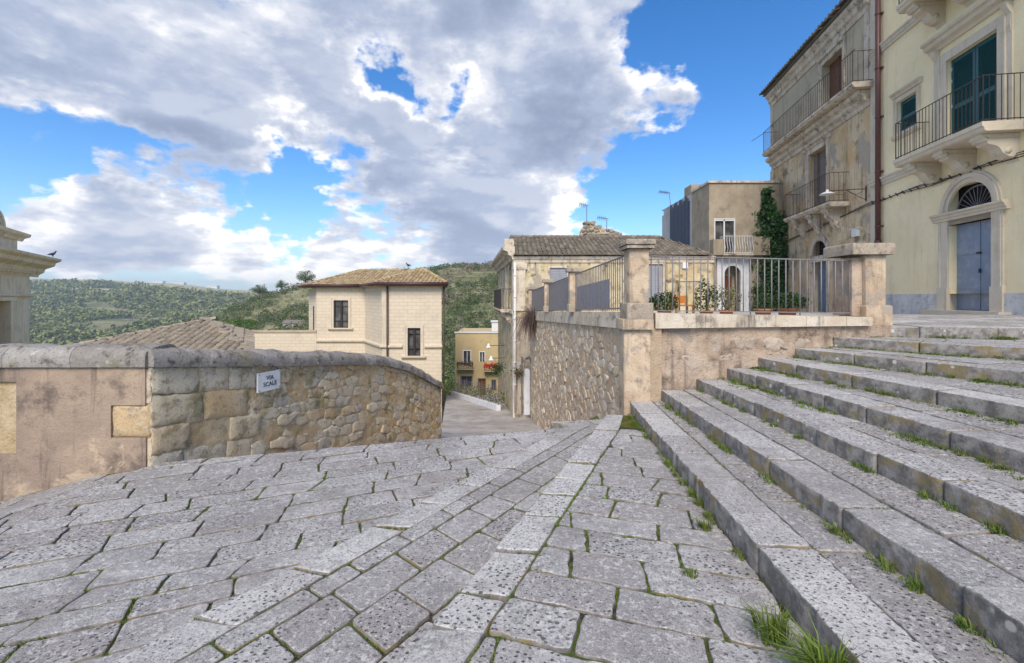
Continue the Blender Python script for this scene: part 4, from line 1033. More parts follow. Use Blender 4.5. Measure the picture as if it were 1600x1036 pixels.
balcony(OH, FY, 17.1, 25.7, 7.97, .2, .8, 1.18, TRIM_G, IRON_R, (), label='long upper balcony with rusty railing under the eaves', step=.16)
balcony(OH, FY, 18.75, 22.95, 3.80, .18, .8, 1.22, TRIM_G, IRON_R, (19.4, 20.8, 22.2), bw=.34, bd=.85, label='middle balcony with carved scroll brackets', step=.15)
mb = MB(); mb.tube([FY.p(25.65, 9.33, .7), FY.p(27.0, 9.33, .9)], .015, 5); mb.tube([FY.p(19.5, 9.35, .74), FY.p(17.0, 9.35, .74)], .016, 5); mb.build('clothes_rod', IRON_K, OH)
mb = MB(); FY.box(mb, 18.05, 18.4, 2.45, 2.75, 0, .12); FY.box(mb, 18.0, 18.45, 2.75, 2.78, 0, .14); mb.build('meter_box', WHITE, OH)

def lamp(name, label, base, tip, drop, dish=.23, scroll=True):
    t_ = thing(name, label, 'street lamp', base)
    base, tip = Vector(base), Vector(tip); d = (tip-base); mb = MB(); mb.tube([base, tip], .016, 6)
    if scroll:
        for (k0, k1) in ((.08, .45), (.5, .85)):
            c = base+d*((k0+k1)/2)-Vector((0, 0, .0)); w2 = d.length*(k1-k0)/2; u = d.normalized(); pts = []
            for i in range(15):
                a = math.pi*i/14; rr = 1-.0*i; pts.append(c+u*math.cos(a)*w2-Vector((0, 0, math.sin(a)*w2*.8)))
            mb.tube(pts, .009, 5)
        mb.tube([base-Vector((0, 0, .42)), base-Vector((0, 0, .30))+d*.18, base+d*.5], .011, 5)
        mb.tube([base-Vector((0, 0, .48)), base+Vector((0, 0, .12))], .022, 6)
    mb.build('arm', IRON_K, t_)
    mb = MB(); c = tip-Vector((0, 0, drop)); mb.lathe(c, [(.02, .16), (.05, .14), (.06, .06), (dish*.6, .04), (dish, -.03), (dish*.98, -.045), (.06, -.02), (.02, -.015)], 20); mb.build('shade', WHITE, t_)
    mb = MB(); mb.lathe(c-Vector((0, 0, .10)), [(.01, 0), (.045, .02), (.055, .06), (.03, .10)], 12); mb.build('bulb', WHITE, t_)
    return t_
lamp('wall_lamp', 'white dish street lamp on a scrolled iron arm fixed to the old house', FY.p(17.62, 4.22, .02), FY.p(17.8, 4.22, 1.3), .10, .27)

# ivy on the old house corner
mb = MB(); rg = random.Random(5)
for k in range(15000):
    h = rg.uniform(-.7, 5.75); mid = FY.p(24.9, h, .35); wx = .62+.12*math.sin(h*2.1+1)+.10*math.sin(h*4.7)
    if h > 3.6: wx *= max(.10, (5.6-h)/2.0)
    if h < 1.2: wx *= .75
    cx = -.25+.30*math.sin(h*.8)+(.3 if 2 < h < 4.4 else 0)
    p = Vector((mid.x+cx+rg.gauss(0, .55)*wx*1.4-.15, mid.y-rg.random()**2*.7, EYE+h+rg.gauss(0, .1)))
    cl = mnoise.noise(p*1.5)
    if cl < -.5: continue
    mb.leaf(p, rg.uniform(.06, .12), min(1, max(0, .5+cl*.7+rg.gauss(0, .2))), rg)
IV = thing('ivy', 'dark green ivy column climbing the far edge of the old ochre house', 'ivy', (14.4, 24.6, EYE-.7))
mb.build('leaves', IVY, IV)
mb = MB(); p0 = FY.p(24.9, 0, .3)
mb.tube([(p0.x-.2, p0.y, EYE-.8), (p0.x-.3, p0.y, EYE+1), (p0.x, p0.y, EYE+2.5), (p0.x+.1, p0.y, EYE+4.5)], [.09, .07, .05, .02], 7); mb.build('stem', BARK, IV)

# ================================================================== BROWN HOUSE WITH WHITE ARCH
BH = thing('brown_house', 'flat-roofed grey-brown house with white curved-rail balcony over a white arched entrance', 'house', (12, 25, EYE-.8))
FB = Fr(0, 25, 1, 0, 0, -1)
mb = MB(); FB.wall(mb, 10.83, 15.2, -1, 6.3, [(11.14, 12.18, 2.34, 4.30), (11.62, 12.50, -.78, 1.75)], .3); FB.spandrel(mb, 12.06, 1.31, .44, 1.75)
FBL = Fr(10.83, 25, 0, 1, -1, 0); mb.add([FBL.p(0, -1), FBL.p(2.4, -1), FBL.p(2.4, 6.3), FBL.p(0, 6.3)], [(0, 1, 2, 3)])
mb.add([(10.83, 25, EYE+6.3), (15.2, 25, EYE+6.3), (15.2, 33, EYE+6.3), (10.83, 33, EYE+6.3)], [(0, 1, 2, 3)])
mb.build('wall', PL_BROWN, BH)
mb = MB(); FB.box(mb, 10.75, 15.25, 6.3, 6.42, -.3, .08); FBL.box(mb, .3, 2.4, 6.3, 6.42, -.3, .06); mb.build('parapet', TRIM_G, BH)
mb = MB(); FBL.box(mb, 2.4, 7.5, -1, 6.28, -4, 0); FBL.box(mb, 7.5, 7.9, -1, 5.9, -4, -.02); mb.build('side_wing', CONC, BH)
mb = MB()
for i in range(13): FBL.box(mb, 2.9+i*.24, 3.05+i*.24, 1.4, 6.1+.18*math.sin(i*1.7), .0, .10)
FBL.box(mb, 2.7, 6.1, 1.3, 5.9, .0, .05); FBL.box(mb, 1.2, 2.8, 1.2, 2.6, 0, .05); FBL.box(mb, 6.1, 7.7, 1.2, 2.6, 0, .06); mb.build('cladding', DARKP, BH)
mb = MB(); surround(mb, FB, 11.14, 12.18, 2.34, 4.30, .05, .03); FB.box(mb, 11.62, 11.69, 2.34, 4.30, -.05, .01); FB.box(mb, 11.14, 12.18, 4.22, 4.3, -.05, .01); fw = mb.build('window', WHITE, BH)
mb = MB(); FB.box(mb, 11.14, 12.18, 2.34, 4.3, -.14, -.11); mb.build('pane', GLASS, fw)
balcony(BH, FB, 11.35, 12.95, 2.22, .14, .65, .95, TRIM_G, WHITE, (), step=.13, curved=True)
mb = MB(); FB.box(mb, 10.85, 11.42, 2.3, 3.15, .0, .5); mb.build('balcony_side_wall', PL_BROWN, BH); mb = MB(); FB.box(mb, 12.98, 13.9, 2.3, 3.3, .0, .5); mb.build('balcony_side_wall', PL_BROWN, BH)
mb = MB(); FB.box(mb, 11.25, 11.62, -.8, 2.15, 0, .06); FB.box(mb, 12.50, 12.98, -.8, 2.15, 0, .06); FB.box(mb, 11.62, 12.5, 1.75, 2.15, 0, .06); FB.spandrel(mb, 12.06, 1.31, .44, 1.75, .06); FB.arc(mb, 12.06, 1.31, .44, .58, .06, .12)
FB.box(mb, 11.5, 11.62, -.8, 1.31, .06, .12); FB.box(mb, 12.5, 12.62, -.8, 1.31, .06, .12)
mb.build('arch_surround', WHITE_W, BH)
mb = MB(); FB.box(mb, 11.62, 12.5, -.78, 1.75, -.6, -.55); mb.build('porch_back', PL_BROWN, BH)
mb = MB(); FB.box(mb, 11.66, 12.3, -.78, 1.2, -.54, -.48); FB.box(mb, 11.74, 11.95, -.5, .1, -.48, -.46); FB.box(mb, 12.02, 12.22, -.5, .1, -.48, -.46); FB.box(mb, 11.74, 11.95, .3, 1., -.48, -.46); FB.box(mb, 12.02, 12.22, .3, 1., -.48, -.46); mb.build('door', WOOD, BH)
mb = MB(); mb.box(10.9, 11.6, 27.7, 28.8, EYE+6.28, EYE+6.9); mb.build('chimney', PL_BROWN, BH)

# ================================================================== TILE-ROOFED COURTYARD HOUSE
CH = thing('courtyard_house', 'low stained stone house with a broad old tiled roof behind the railing', 'house', (4, 21, EYE-.7))
FC = Fr(0, 21, 1, 0, 0, -1)
ops = [(1.75, 2.62, -.1, 1.38), (6.30, 6.95, -.2, 1.55)]
mb = MB(); FC.wall(mb, .12, 9.3, -.9, 1.95, ops, .2)
FS = Fr(.12, 21, -.10, 1, -1, -.1)      # street side
FS.wall(mb, 0, 11, -8, 2.3, [(1.6, 2.6, -.6, 1.7), (5.2, 6.2, -.6, 1.7)], .2)
mb.add([FC.p(9.3, -1), FC.p(9.3, -1, -6), FC.p(9.3, 1.95, -6), FC.p(9.3, 1.95)], [(0, 1, 2, 3)])
mb.build('wall', PL_COURT, CH)
mb = MB(); FC.wall(mb, .12, 1.6, -6.5, -.9); mb.build('lower_wall', mat('damp_streaked_render', m_plaster((.38, .31, .24), (.52, .44, .35), (.15, .13, .11), 1.2, .9, 1., (.50, .47, .43), .04), .95, .15), CH)
mb = MB(); tiles(mb, FC.p(.05, 1.93, .22), FC.p(9.15, 1.93, .22), FC.p(7.9, 3.18, -3.5), FC.p(-.15, 3.25, -3.5), .225, .34)
tiles(mb, FC.p(9.2, 1.93, .22), FC.p(9.6, 1.95, -6), FC.p(7.9, 3.18, -3.5), FC.p(7.8, 3.18, -3.4), .225, .34)
for i in range(26): x = -.1+i*.31; mb.tube([FC.p(x, 3.27, -3.5), FC.p(x+.33, 3.26, -3.5)], [.11, .09], 8, rng.random())
mb.add([FC.p(-.15, 3.25, -3.5), FC.p(7.9, 3.18, -3.5), FC.p(8.5, 1.95, -7), FC.p(-.6, 1.95, -7)], [(0, 1, 2, 3)], .2)
mb.build('roof', TILE_O, CH)
mb = MB(); FC.profile(mb, .06, 9.35, [(0, 1.62), (.05, 1.62), (.06, 1.74), (.12, 1.79), (.14, 1.9), (0, 1.92)]); FC.box(mb, .10, .62, -.6, 1.62, 0, .06); FC.box(mb, 2.55, 2.6, 0, 1.62, 0, .03)
FC.box(mb, .04, .70, 1.3, 1.6, .0, .09)
FS.profile(mb, -.1, 11, [(0, 1.75), (.10, 1.75), (.16, 1.9), (.30, 1.98), (.34, 2.12), (.55, 2.2), (.58, 2.32), (0, 2.36)])
FS.box(mb, 0, .5, -8, 1.75, 0, .08); FS.box(mb, 3.6, 4.2, -.7, 1.75, 0, .1); FS.box(mb, 0, 11, -.75, -.6, 0, .12)
mb.build('cornice', TRIM_G, CH)
mb = MB(); mb.add([FC.p(.12, 2.0, -.05), FC.p(.0, 3.2, -3.5), FC.p(-.4, 2.3, -3.6), FC.p(-.5, 2.3, -7)], [(0, 1, 2)]); mb.box(-.35, .1, 21.2, 24.6, EYE+2.0, EYE+2.75); mb.build('gable', TRIM_G, CH)
for (a, b, c, d) in ops:
    mb = MB(); surround(mb, FC, a, b, c, d, .09, .03); f_ = mb.build('window', TRIM_G, CH)
    mb = MB(); FC.box(mb, a+.01, (a+b)/2-.01, c, d-.01, -.10, -.05); FC.box(mb, (a+b)/2+.01, b-.01, c, d-.01, -.10, -.05)
    for i in range(14): h = c+.06+i*(d-c-.12)/14; FC.box(mb, a+.07, b-.07, h, h+.03, -.05, -.035)
    mb.build('shutter', SHEET, f_)
mb = MB(); FC.box(mb, 7.85, 8.1, 1.35, 1.62, 0, .08); mb.build('meter_box', WHITE, CH)
mb = MB(); FC.box(mb, 7.6, 8.6, -1, .75, 0, .35); FC.box(mb, 7.55, 8.65, .75, .82, 0, .4); mb.build('cistern', PL_COURT, CH)
mb = MB(); mb.tube([FC.p(.14, 1.6, .12), FC.p(.14, -5.2, .12)], .045, 8)
for h in (1., 0., -1., -2., -3., -4.): mb.tube([FC.p(.14, h, .12), FC.p(.14, h+.05, .12)], .06, 8)
mb.build('downpipe', WHITE, CH)
mb = MB(); FC.box(mb, .86, .94, -5.4, -3.1, 0, .06); mb.tube([FC.p(.92, -3.0, .06), FC.p(.78, -2.7, .06), FC.p(.6, -2.8, .06)], .03, 6); mb.tube([FC.p(.97, -3., .07), FC.p(.97, -5.3, .07)], .03, 6); FC.box(mb, .42, .48, -5.4, -2.7, 0, .05)
mb.build('drain_pipe', IRON, CH)
mb = MB(); FC.box(mb, .56, .82, -5.4, -3.4, .0, .02); FC.arc(mb, .69, -3.4, 0, .13, .0, .02, 10); mb.build('door', WHITE_W, CH)
balcony(CH, FS, 1.3, 6.5, -.72, .15, .6, 1.0, TRIM_G, IRON_K, (1.7, 3.9, 6.1), bw=.25, bd=.5)
# ruined rubble gable behind the roof
mb = MB(); pr = [(3.95, 3.0), (4.1, 4.1), (4.35, 4.55), (4.75, 4.62), (5.1, 4.35), (5.6, 4.2), (6.1, 3.95), (6.6, 3.8), (6.9, 3.6), (7.2, 3.0)]
FR_ = Fr(0, 27, 1, 0, 0, -1)
for c in voro(3.9, 7.2, 2.8, 4.7, .3, .2, .42):
    cx = sum(p[0] for p in c)/len(c); cy = sum(p[1] for p in c)/len(c)
    topz = next((a[1]+(b[1]-a[1])*(cx-a[0])/(b[0]-a[0]) for a, b in zip(pr, pr[1:]) if a[0] <= cx <= b[0]), 0)
    if cy < topz-.02: stone(mb, c, lambda s, t, d: FR_.p(s, t, d), gap=.01, bev=.02, depth=.55, jit=.012, rc=.05, pillow=.03, hj=.03)
RU = thing('ruined_gable', 'ragged top of a ruined rubble wall rising behind the tiled roof', 'ruin', (5.4, 27, EYE+2.6)); mb.build('masonry', RUB_D, RU)
mb = MB(); mb.prism([FR_.p(a, b-.12, -.05) for a, b in pr], (0, .45, 0)); mb.build('mortar_core', MORT_L, RU)
def antenna(label, x, y, z0, z1, arms, lean=0, boom=.9):
    t_ = thing('antenna', label, 'antenna', (x, y, EYE+z0)); mb = MB(); mb.tube([(x, y, EYE+z0), (x+lean, y, EYE+z1)], .022, 6); mb.build('mast', IRON, t_)
    mb = MB(); zt = EYE+z1-.05; mb.tube([(x+lean-boom, y, zt+.12), (x+lean+.1, y, zt)], .018, 5)
    for i in range(arms): a = -boom+i*boom/arms; mb.tube([(x+lean+a, y-.28, zt+.02-a*.12), (x+lean+a, y+.28, zt+.02-a*.12)], .012, 4); mb.tube([(x+lean+a, y, zt-.12-a*.12), (x+lean+a, y, zt+.15-a*.12)], .012, 4)
    mb.build('aerial', IRON, t_)
antenna('tall thin antenna mast in front of the ruined gable', 4.35, 26.5, 3.0, 5.4, 4, 0, .4)
antenna('short antenna mast right of the ruined gable', 5.65, 27.2, 3.9, 4.75, 5, .02, .55)
antenna('leaning antenna on the left end of the dark clad house', 11.25, 32, 5.6, 7.4, 8, -.2, .7)

# street-side lamps and dry bush by the house corner
lamp('wall_lamp', 'small white lamp on a long arm, upper of the two down the street', (-.35, 22.5, EYE-2.35), (-1.15, 22.3, EYE-2.35), .05, .13, False)
lamp('wall_lamp', 'small white lamp on a long arm, lower of the two down the street', (-.35, 22.0, EYE-2.9), (-1.0, 21.8, EYE-2.9), .05, .13, False)
mb = MB(); rg = random.Random(3)
for i in range(420):
    a = rg.uniform(0, 3.14); c = Vector((TX(18.6)-.05, 18.6, EYE-.85)); d = Vector((-abs(rg.gauss(.3, .28)), rg.gauss(0, .3), rg.gauss(.1, .28)))
    mb.tube([c, c+d*.7, c+d+Vector((0, 0, -abs(rg.gauss(.45, .3))))], [.008, .006, .003], 3, rg.random(), False)
mb.build('dry_bush', DRY, None, label='dry brown bush hanging from the retaining wall coping', category='bush')
def hangplant(label, c, n, r, flowers):
    t_ = thing('hanging_plant', label, 'plant', c); mb = MB(); c = Vector(c)
    for i in range(n): mb.leaf(c+Vector((rg.gauss(0, r), rg.gauss(0, r*.7), rg.gauss(-r*.5, r))), .045, rg.random(), rg)
    mb.build('leaves', POTL, t_)
    if flowers:
        mb = MB()
        for i in range(60): mb.leaf(c+Vector((rg.gauss(-r, r*.6), -.1, rg.gauss(.2, .08))), .03, rg.random(), rg)
        mb.build('flowers', FLOWER, t_)
    mb = MB(); mb.lathe(c-Vector((0, 0, .2)), [(.09, 0), (.12, .15), (.13, .16)], 10); mb.build('pot', TERRA, t_)
hangplant('trailing green plant on the house corner high above the street', (-.75, 22.8, EYE-3.45), 500, .17, True)
hangplant('small green plant on the wall low by the white drainpipe', (.28, 20.8, EYE-3.3), 140, .12, False)

# pots and plants in the courtyard
def potplant(label, x, y, z, pr_, ph, r, n, hgt, m=POTL, bushy=1.):
    t_ = thing('potted_plant', label, 'potted plant', (x, y, z)); mb = MB()
    mb.lathe((x, y, z), [(pr_*.7, 0), (pr_*.95, ph*.8), (pr_*1.08, ph*.8), (pr_*1.08, ph), (pr_*.9, ph), (pr_*.85, ph*.9)], 18); mb.build('pot', TERRA, t_)
    mb = MB()
    for i in range(int(n*1.6)):
        a = rg.random()*6.28; u = rg.random()**.5; q = Vector((x+math.cos(a)*r*u, y+math.sin(a)*r*u, z+ph+hgt*rg.random()**.8*(1-.4*u*u)))
        if mnoise.noise(q*6) < -.25: continue
        mb.leaf(q, rg.uniform(.014, .03)*bushy, rg.random(), rg)
    mb.build('leaves', m, t_)
    mb = MB()
    for i in range(7): a = rg.random()*6.28; mb.tube([(x, y, z+ph*.8), (x+math.cos(a)*r*.5, y+math.sin(a)*r*.5, z+ph+hgt*.6)], [.01, .005], 4)
    mb.build('stem', BARK, t_)
potplant('wide dark green bush in a terracotta pot directly below the old blue door', 5.05, 8.35, EYE-.37, .17, .18, .34, 1500, .30)
potplant('terracotta pot with a thin drooping plant left of the wide round bush', 4.55, 8.25, EYE-.36, .15, .16, .16, 220, .30)
potplant('bushy green plant in a terracotta pot just right of the corner pier', 2.78, 8.3, EYE-.36, .13, .14, .24, 800, .36)
potplant('small terracotta pot with upright leafy plant left of the white arched entrance', 3.5, 8.2, EYE-.36, .12, .13, .20, 500, .62)
potplant('spiky pale plant in front of the white arched entrance', 4.05, 8.6, EYE-.37, .13, .14, .26, 420, .5, LEAF_O)
potplant('low spreading plant behind the bars between pier and orange chair', 2.48, 8.6, EYE-.36, .13, .12, .26, 600, .3)
OC = thing('wooden_chair', 'orange wooden chair seen through the railing bars', 'chair', (3.2, 8.5, EYE-.38))
mb = MB(); z = EYE-.38
mb.box(3.02, 3.38, 8.4, 8.75, z+.22, z+.25); mb.build('seat', ORANGE, OC)
mb = MB()
for x in (3.02, 3.34): mb.box(x, x+.04, 8.75, 8.78, z+.25, z+.42)
mb.box(3.02, 3.38, 8.752, 8.775, z+.27, z+.42); mb.build('backrest', ORANGE, OC)
for x in (3.02, 3.34):
    for y in (8.4, 8.72): mb = MB(); mb.box(x, x+.035, y, y+.035, z, z+.22); mb.build('leg', ORANGE, OC)

# ================================================================== CREAM HOUSE IN THE MIDDLE
XM = thing('cream_house', 'cream ashlar house with clay tile roof and brown gutters beyond the rubble wall', 'house', (-6, 30, EYE-8))
FA = Fr(0, 31.7, 1, 0, 0, -1); FCc = Fr(0, 28, 1, 0, 0, -1)
ax0, ax1 = -13.6, -9.05; cx0, cx1 = -8.0, -4.33
FBb = Fr(cx0, 28, -.608, 1, -.8545, -.5195)
mb = MB(); FA.wall(mb, ax0, -10.25, -9, .70, [(-12.42, -11.40, -2.10, -.18), (-12.42, -11.40, -6, -3.85)], .18)
FCc.wall(mb, cx0, cx1, -9, .70, [(-6.42, -5.63, -3.58, -1.86)], .18)
FBb.wall(mb, 0, 3.7, -9, .70)
mb.add([FA.p(ax0, -9), FA.p(-15.0, -9, -1.9), FA.p(-15.0, .6, -1.9), FA.p(ax0, .7)], [(0, 1, 2, 3)])
mb.add([FA.p(-15.0, -9, -1.9), FA.p(-15.0, -9, -9), FA.p(-15.0, .6, -9), FA.p(-15.0, .6, -1.9)], [(0, 1, 2, 3)])
mb.add([FCc.p(cx1, -9), FCc.p(cx1-2., -9, -12), FCc.p(cx1-2., .7, -12), FCc.p(cx1, .7)], [(0, 1, 2, 3)])
mb.build('wall', ASH, XM)
mb = MB(); pr = [(0, -3.12), (.05, -3.12), (.10, -3.06), (.14, -3.04), (.14, -2.93), (0, -2.90)]
FA.profile(mb, ax0, -10.25, pr); FBb.profile(mb, 0, 3.7, pr); FCc.profile(mb, cx0-.1, -6.72, pr); FCc.profile(mb, -5.36, cx1+.06, pr)
for (f_, a, b, c, d) in ((FA, -12.42, -11.40, -2.10, -.18), (FCc, -6.42, -5.63, -3.58, -1.86), (FA, -12.42, -11.40, -6, -3.85)):
    surround(mb, f_, a, b, c, d, .18, .03); f_.profile(mb, a-.35, b+.35, [(0, c-.2), (.05, c-.2), (.16, c-.08), (.16, c), (0, c)])
FCc.box(mb, cx0, cx0+.25, -9, .5, 0, .02)
mb.build('string_course', TRIM_Y, XM)
mb = MB(); g = MB()
for (f_, pts) in ((FA, (ax0-.35, -8.6)),):
    pass
soff = [FA.p(ax0-.4, .72, .35), FA.p(-10.42, .72, .35), FCc.p(cx0-.35, .72, .35), FCc.p(cx1+.3, .72, .35), FCc.p(cx1-1.7, .72, -12), FA.p(-15.5, .72, -9), FA.p(-15.45, .72, -1.5)]
mb.prism(soff, (0, 0, .10)); mb.build('eaves', TRIM_Y, XM)
for i in range(len(soff)-3+1):
    a, b = soff[i], soff[i+1]
    outw = lambda p: p+Vector((p.x+9.2, p.y-34, 0)).normalized()*.10+Vector((0, 0, .12))
    if i < 4: g.tube([outw(a), outw(b)], .12, 8)
g.tube([outw(soff[6]), outw(soff[0])], .12, 8)
g.tube([FCc.p(cx0+.36, .8, .10), FCc.p(cx0+.36, -9, .10)], .06, 8); g.tube([FCc.p(cx1+.15, .8, .1), FCc.p(cx1+.12, -9, .05)], .05, 8)
g.build('gutter', GUTTER, XM)
mb = MB(); hz = EYE+.84
def V(x, y, z=0.): return Vector((x, y, hz+z))
ridgeA, ridgeB, apexC = V(-11.8, 35.4, 1.25), V(-7.9, 35.4, 1.25), V(-7.0, 31.8, 1.22)
apC = V(-6.2, 31.5, 1.15)
tiles(mb, V(-14., 31.3), V(-10.45, 31.3), V(-7.9, 35.4, 1.25), ridgeA, .26, .40)
tiles(mb, V(-15.5, 33.), V(-14., 31.3), ridgeA, ridgeA+Vector((-.05, .1, 0)), .26, .40)
tiles(mb, V(-10.45, 31.3), V(-8.38, 27.62), apC, V(-7.9, 35.4, 1.25), .26, .40)
tiles(mb, V(-8.38, 27.62), V(-4.0, 27.62), apC+Vector((.1, 0, 0)), apC, .26, .40)
tiles(mb, V(-4.0, 27.62), V(-6.0, 38), V(-7.4, 35.4, 1.2), apC, .26, .40)
for (a, b) in ((V(-14., 31.3, .06), ridgeA), (ridgeA, V(-8.5, 35.4, 1.3)), (V(-8.38, 27.62, .06), apC), (V(-4., 27.62, .06), apC)):
    n = int((b-a).length/.38)
    for i in range(n): mb.tube([a+(b-a)*i/n+Vector((0, 0, .05)), a+(b-a)*(i+1.1)/n+Vector((0, 0, .03))], [.12, .10], 7, rng.random())
mb.build('roof', TILE_C, XM)
for (f_, a, b, c, d) in ((FA, -12.42, -11.40, -2.10, -.18), (FCc, -6.42, -5.63, -3.58, -1.86), (FA, -12.42, -11.40, -6, -3.85)):
    mb = MB(); mm = (a+b)/2
    for (x0, x1) in ((a, a+.06), (b-.06, b), (mm-.07, mm+.07)): f_.box(mb, x0, x1, c, d, -.12, -.05)
    for (y0, y1) in ((c, c+.07), (d-.07, d), (c+(d-c)*.24, c+(d-c)*.24+.04), (c+(d-c)*.78, c+(d-c)*.78+.03)): f_.box(mb, a+.06, b-.06, y0, y1, -.115, -.06)
    w_ = mb.build('window', IRON_K, XM)
    mb = MB(); f_.box(mb, a, b, c, d, -.17, -.14); mb.build('pane', GLASS, w_)
mb = MB(); FX = Fr(ax0, 31.7, -.593, .805, -.805, -.593); FX.box(mb, .7, 1.0, -2.4, -.6, 0.005, .02); mb.build('slit_window', IRON_K, XM)
mb = MB(); FA.box(mb, -18.4, -13.62, -8, -2.42, -.4, .0); lw = mb.build('garden_wall', ASH, None, label='low ashlar garden wall with mossy coping left of the cream house', category='wall')
mb = MB(); FA.box(mb, -18.45, -13.62, -2.42, -2.28, -.45, .06); mb.build('coping', ASH_W, lw)

# low roof with grey tiles behind the rendered wall
LR = thing('low_house', 'low house showing only its broad grey stone-tiled hipped roof above the rubble wall', 'house', (-11.5, 17, EYE-4))
mb = MB(); ap = W(-11.4, 17.0, .86); c1, c2, c3, c4 = W(-14.2, 12.8, 1.75), W(-8.0, 14.0, 1.7), W(-10.3, 18.0, 1.39), W(-15.5, 19.6, 1.6)
tiles(mb, c1, c2, ap+Vector((.1, 0, 0)), ap, .24, .36); tiles(mb, c2, c3, ap+Vector((0, .1, 0)), ap, .24, .36); tiles(mb, c4, c1, ap, ap+Vector((0, .1, 0)), .24, .36); tiles(mb, c3, c4, ap, ap+Vector((.1, 0, 0)), .24, .36)
mb.build('roof', TILE_S, LR)
mb = MB(); mb.prism([W(-13.5, 13.6, 8), W(-8.3, 14.1, 8), W(-10.4, 17.9, 8), W(-15, 19, 8)], (0, 0, 6.2)); mb.build('wall', ASH, LR)

# ================================================================== OCHRE HOUSE DOWN THE STREET
OB = thing('ochre_house', 'flat-roofed ochre block with flowered balconies at the bottom of the street', 'house', (-3, 45, EYE-10))
FO = Fr(0, 45, 1, 0, 0, -1); o0, o1 = -5.6, 1.5
pxo = lambda u: (u-800)/FOC*45; pho = lambda v: (465-v)/FOC*45
wins = [(pxo(724.5), pxo(735), pho(571), pho(548)), (pxo(750), pxo(757), pho(565), pho(550)), (pxo(721), pxo(737), pho(604), pho(588)), (pxo(748), pxo(758), pho(624), pho(592)), (pxo(769), pxo(774), pho(610), pho(594))]
mb = MB(); FO.wall(mb, o0, o1, -14, -3.5, wins, .15); mb.add([FO.p(o0, -14), FO.p(o0-.3, -14, -9), FO.p(o0-.3, -3.5, -9), FO.p(o0, -3.5)], [(0, 1, 2, 3)])
mb.add([FO.p(o0, -3.6), FO.p(o1, -3.6), FO.p(o1, -3.6, -9), FO.p(o0-.3, -3.6, -9)], [(0, 1, 2, 3)]); mb.build('wall', PL_OCHRE, OB)
mb = MB(); FO.box(mb, o0-.1, o1, -3.5, -3.38, -.3, .08); FO.box(mb, -2.05, -.6, -3.38, -2.45, -2., -1); FO.box(mb, -2.15, -.5, -2.45, -2.33, -2.1, -.9); mb.build('parapet', WHITE, OB)
for i, (a, b, c, d) in enumerate(wins):
    mb = MB(); surround(mb, FO, a, b, c, d, .09, .04); FO.box(mb, (a+b)/2-.03, (a+b)/2+.03, c, d, -.09, -.04); f_ = mb.build('window' if i != 3 else 'door', WHITE if i < 2 else WOODG, OB)
    mb = MB(); FO.box(mb, a, b, c, d, -.14, -.10); mb.build('pane', [GLASS, GLASS, DARKP, WOOD, DARKP][i], f_)
for (u0, u1, v) in ((715, 740, 577), (757, 778, 580)):
    b = balcony(OB, FO, pxo(u0), pxo(u1), pho(v), .15, .7, .6, PL_OCHRE, IRON_R, (), step=.2)
    mb = MB()
    for i in range(260): mb.leaf(FO.p(rg.uniform(pxo(u0), pxo(u1)), pho(v)+.65+rg.gauss(0, .12), .75), .09, rg.random(), rg)
    mb.build('flowers', FLOWER if u0 > 750 else DRY, b)
antenna('antenna on the flat roof of the ochre block', pxo(721), 46, -3.5, -1.9, 5, 0, .9)
# white kerb wall and mesh fence at the street bend
mb = MB(); a, b = Vector((-.7, 23.5, 0)), Vector((-4.3, 33, 0)); n_ = (b-a).normalized(); s_ = Vector((n_.y, -n_.x, 0))*.12
za, zb = EYE-hst(23.5), EYE-hst(33)
LWW = thing('kerb_wall', 'low whitewashed wall where the street bends below the ochre house', 'wall', (-2.2, 23, EYE-5.3))
mb.hexa([a-s_+Vector((0, 0, za-.8)), b-s_+Vector((0, 0, zb-.8)), b+s_+Vector((0, 0, zb-.8)), a+s_+Vector((0, 0, za-.8)), a-s_+Vector((0, 0, za+.30)), b-s_+Vector((0, 0, zb+.32)), b+s_+Vector((0, 0, zb+.32)), a+s_+Vector((0, 0, za+.30))]); mb.build('parapet', WHITE_W, LWW)
MF = thing('mesh_fence', 'thin wire mesh fence above the whitewashed low wall', 'fence', (-2.2, 23, EYE-5))
mb = MB()
for i in range(7):
    p = a+(b-a)*i/6; z = za+(zb-za)*i/6+.3; q = MB(); q.tube([p+Vector((0, 0, z)), p+Vector((0, 0, z+1.0))], .022, 6); q.build('post', IRON, MF)
for i in range(60): p = a+(b-a)*i/59; z = za+(zb-za)*i/59+.3; mb.tube([p+Vector((0, 0, z)), p+Vector((0, 0, z+.98))], .004, 3, None, False)
for j in range(12): mb.tube([a+Vector((0, 0, za+.3+j*.085)), b+Vector((0, 0, zb+.3+j*.085))], .004, 3, None, False)
mb.build('mesh', IRON, MF)
mb = MB()
for i in range(1600):
    k = rg.random(); p = a+(b-a)*k+Vector((.5, .9, 0))*rg.uniform(.3, 1.2); z = za+(zb-za)*k
    if mnoise.noise(p*1.3) > -.05: mb.leaf(p+Vector((0, 0, z+rg.uniform(0, .8))), .06, rg.random(), rg)
mb.build('garden_plants', LEAF, None, kind='stuff')

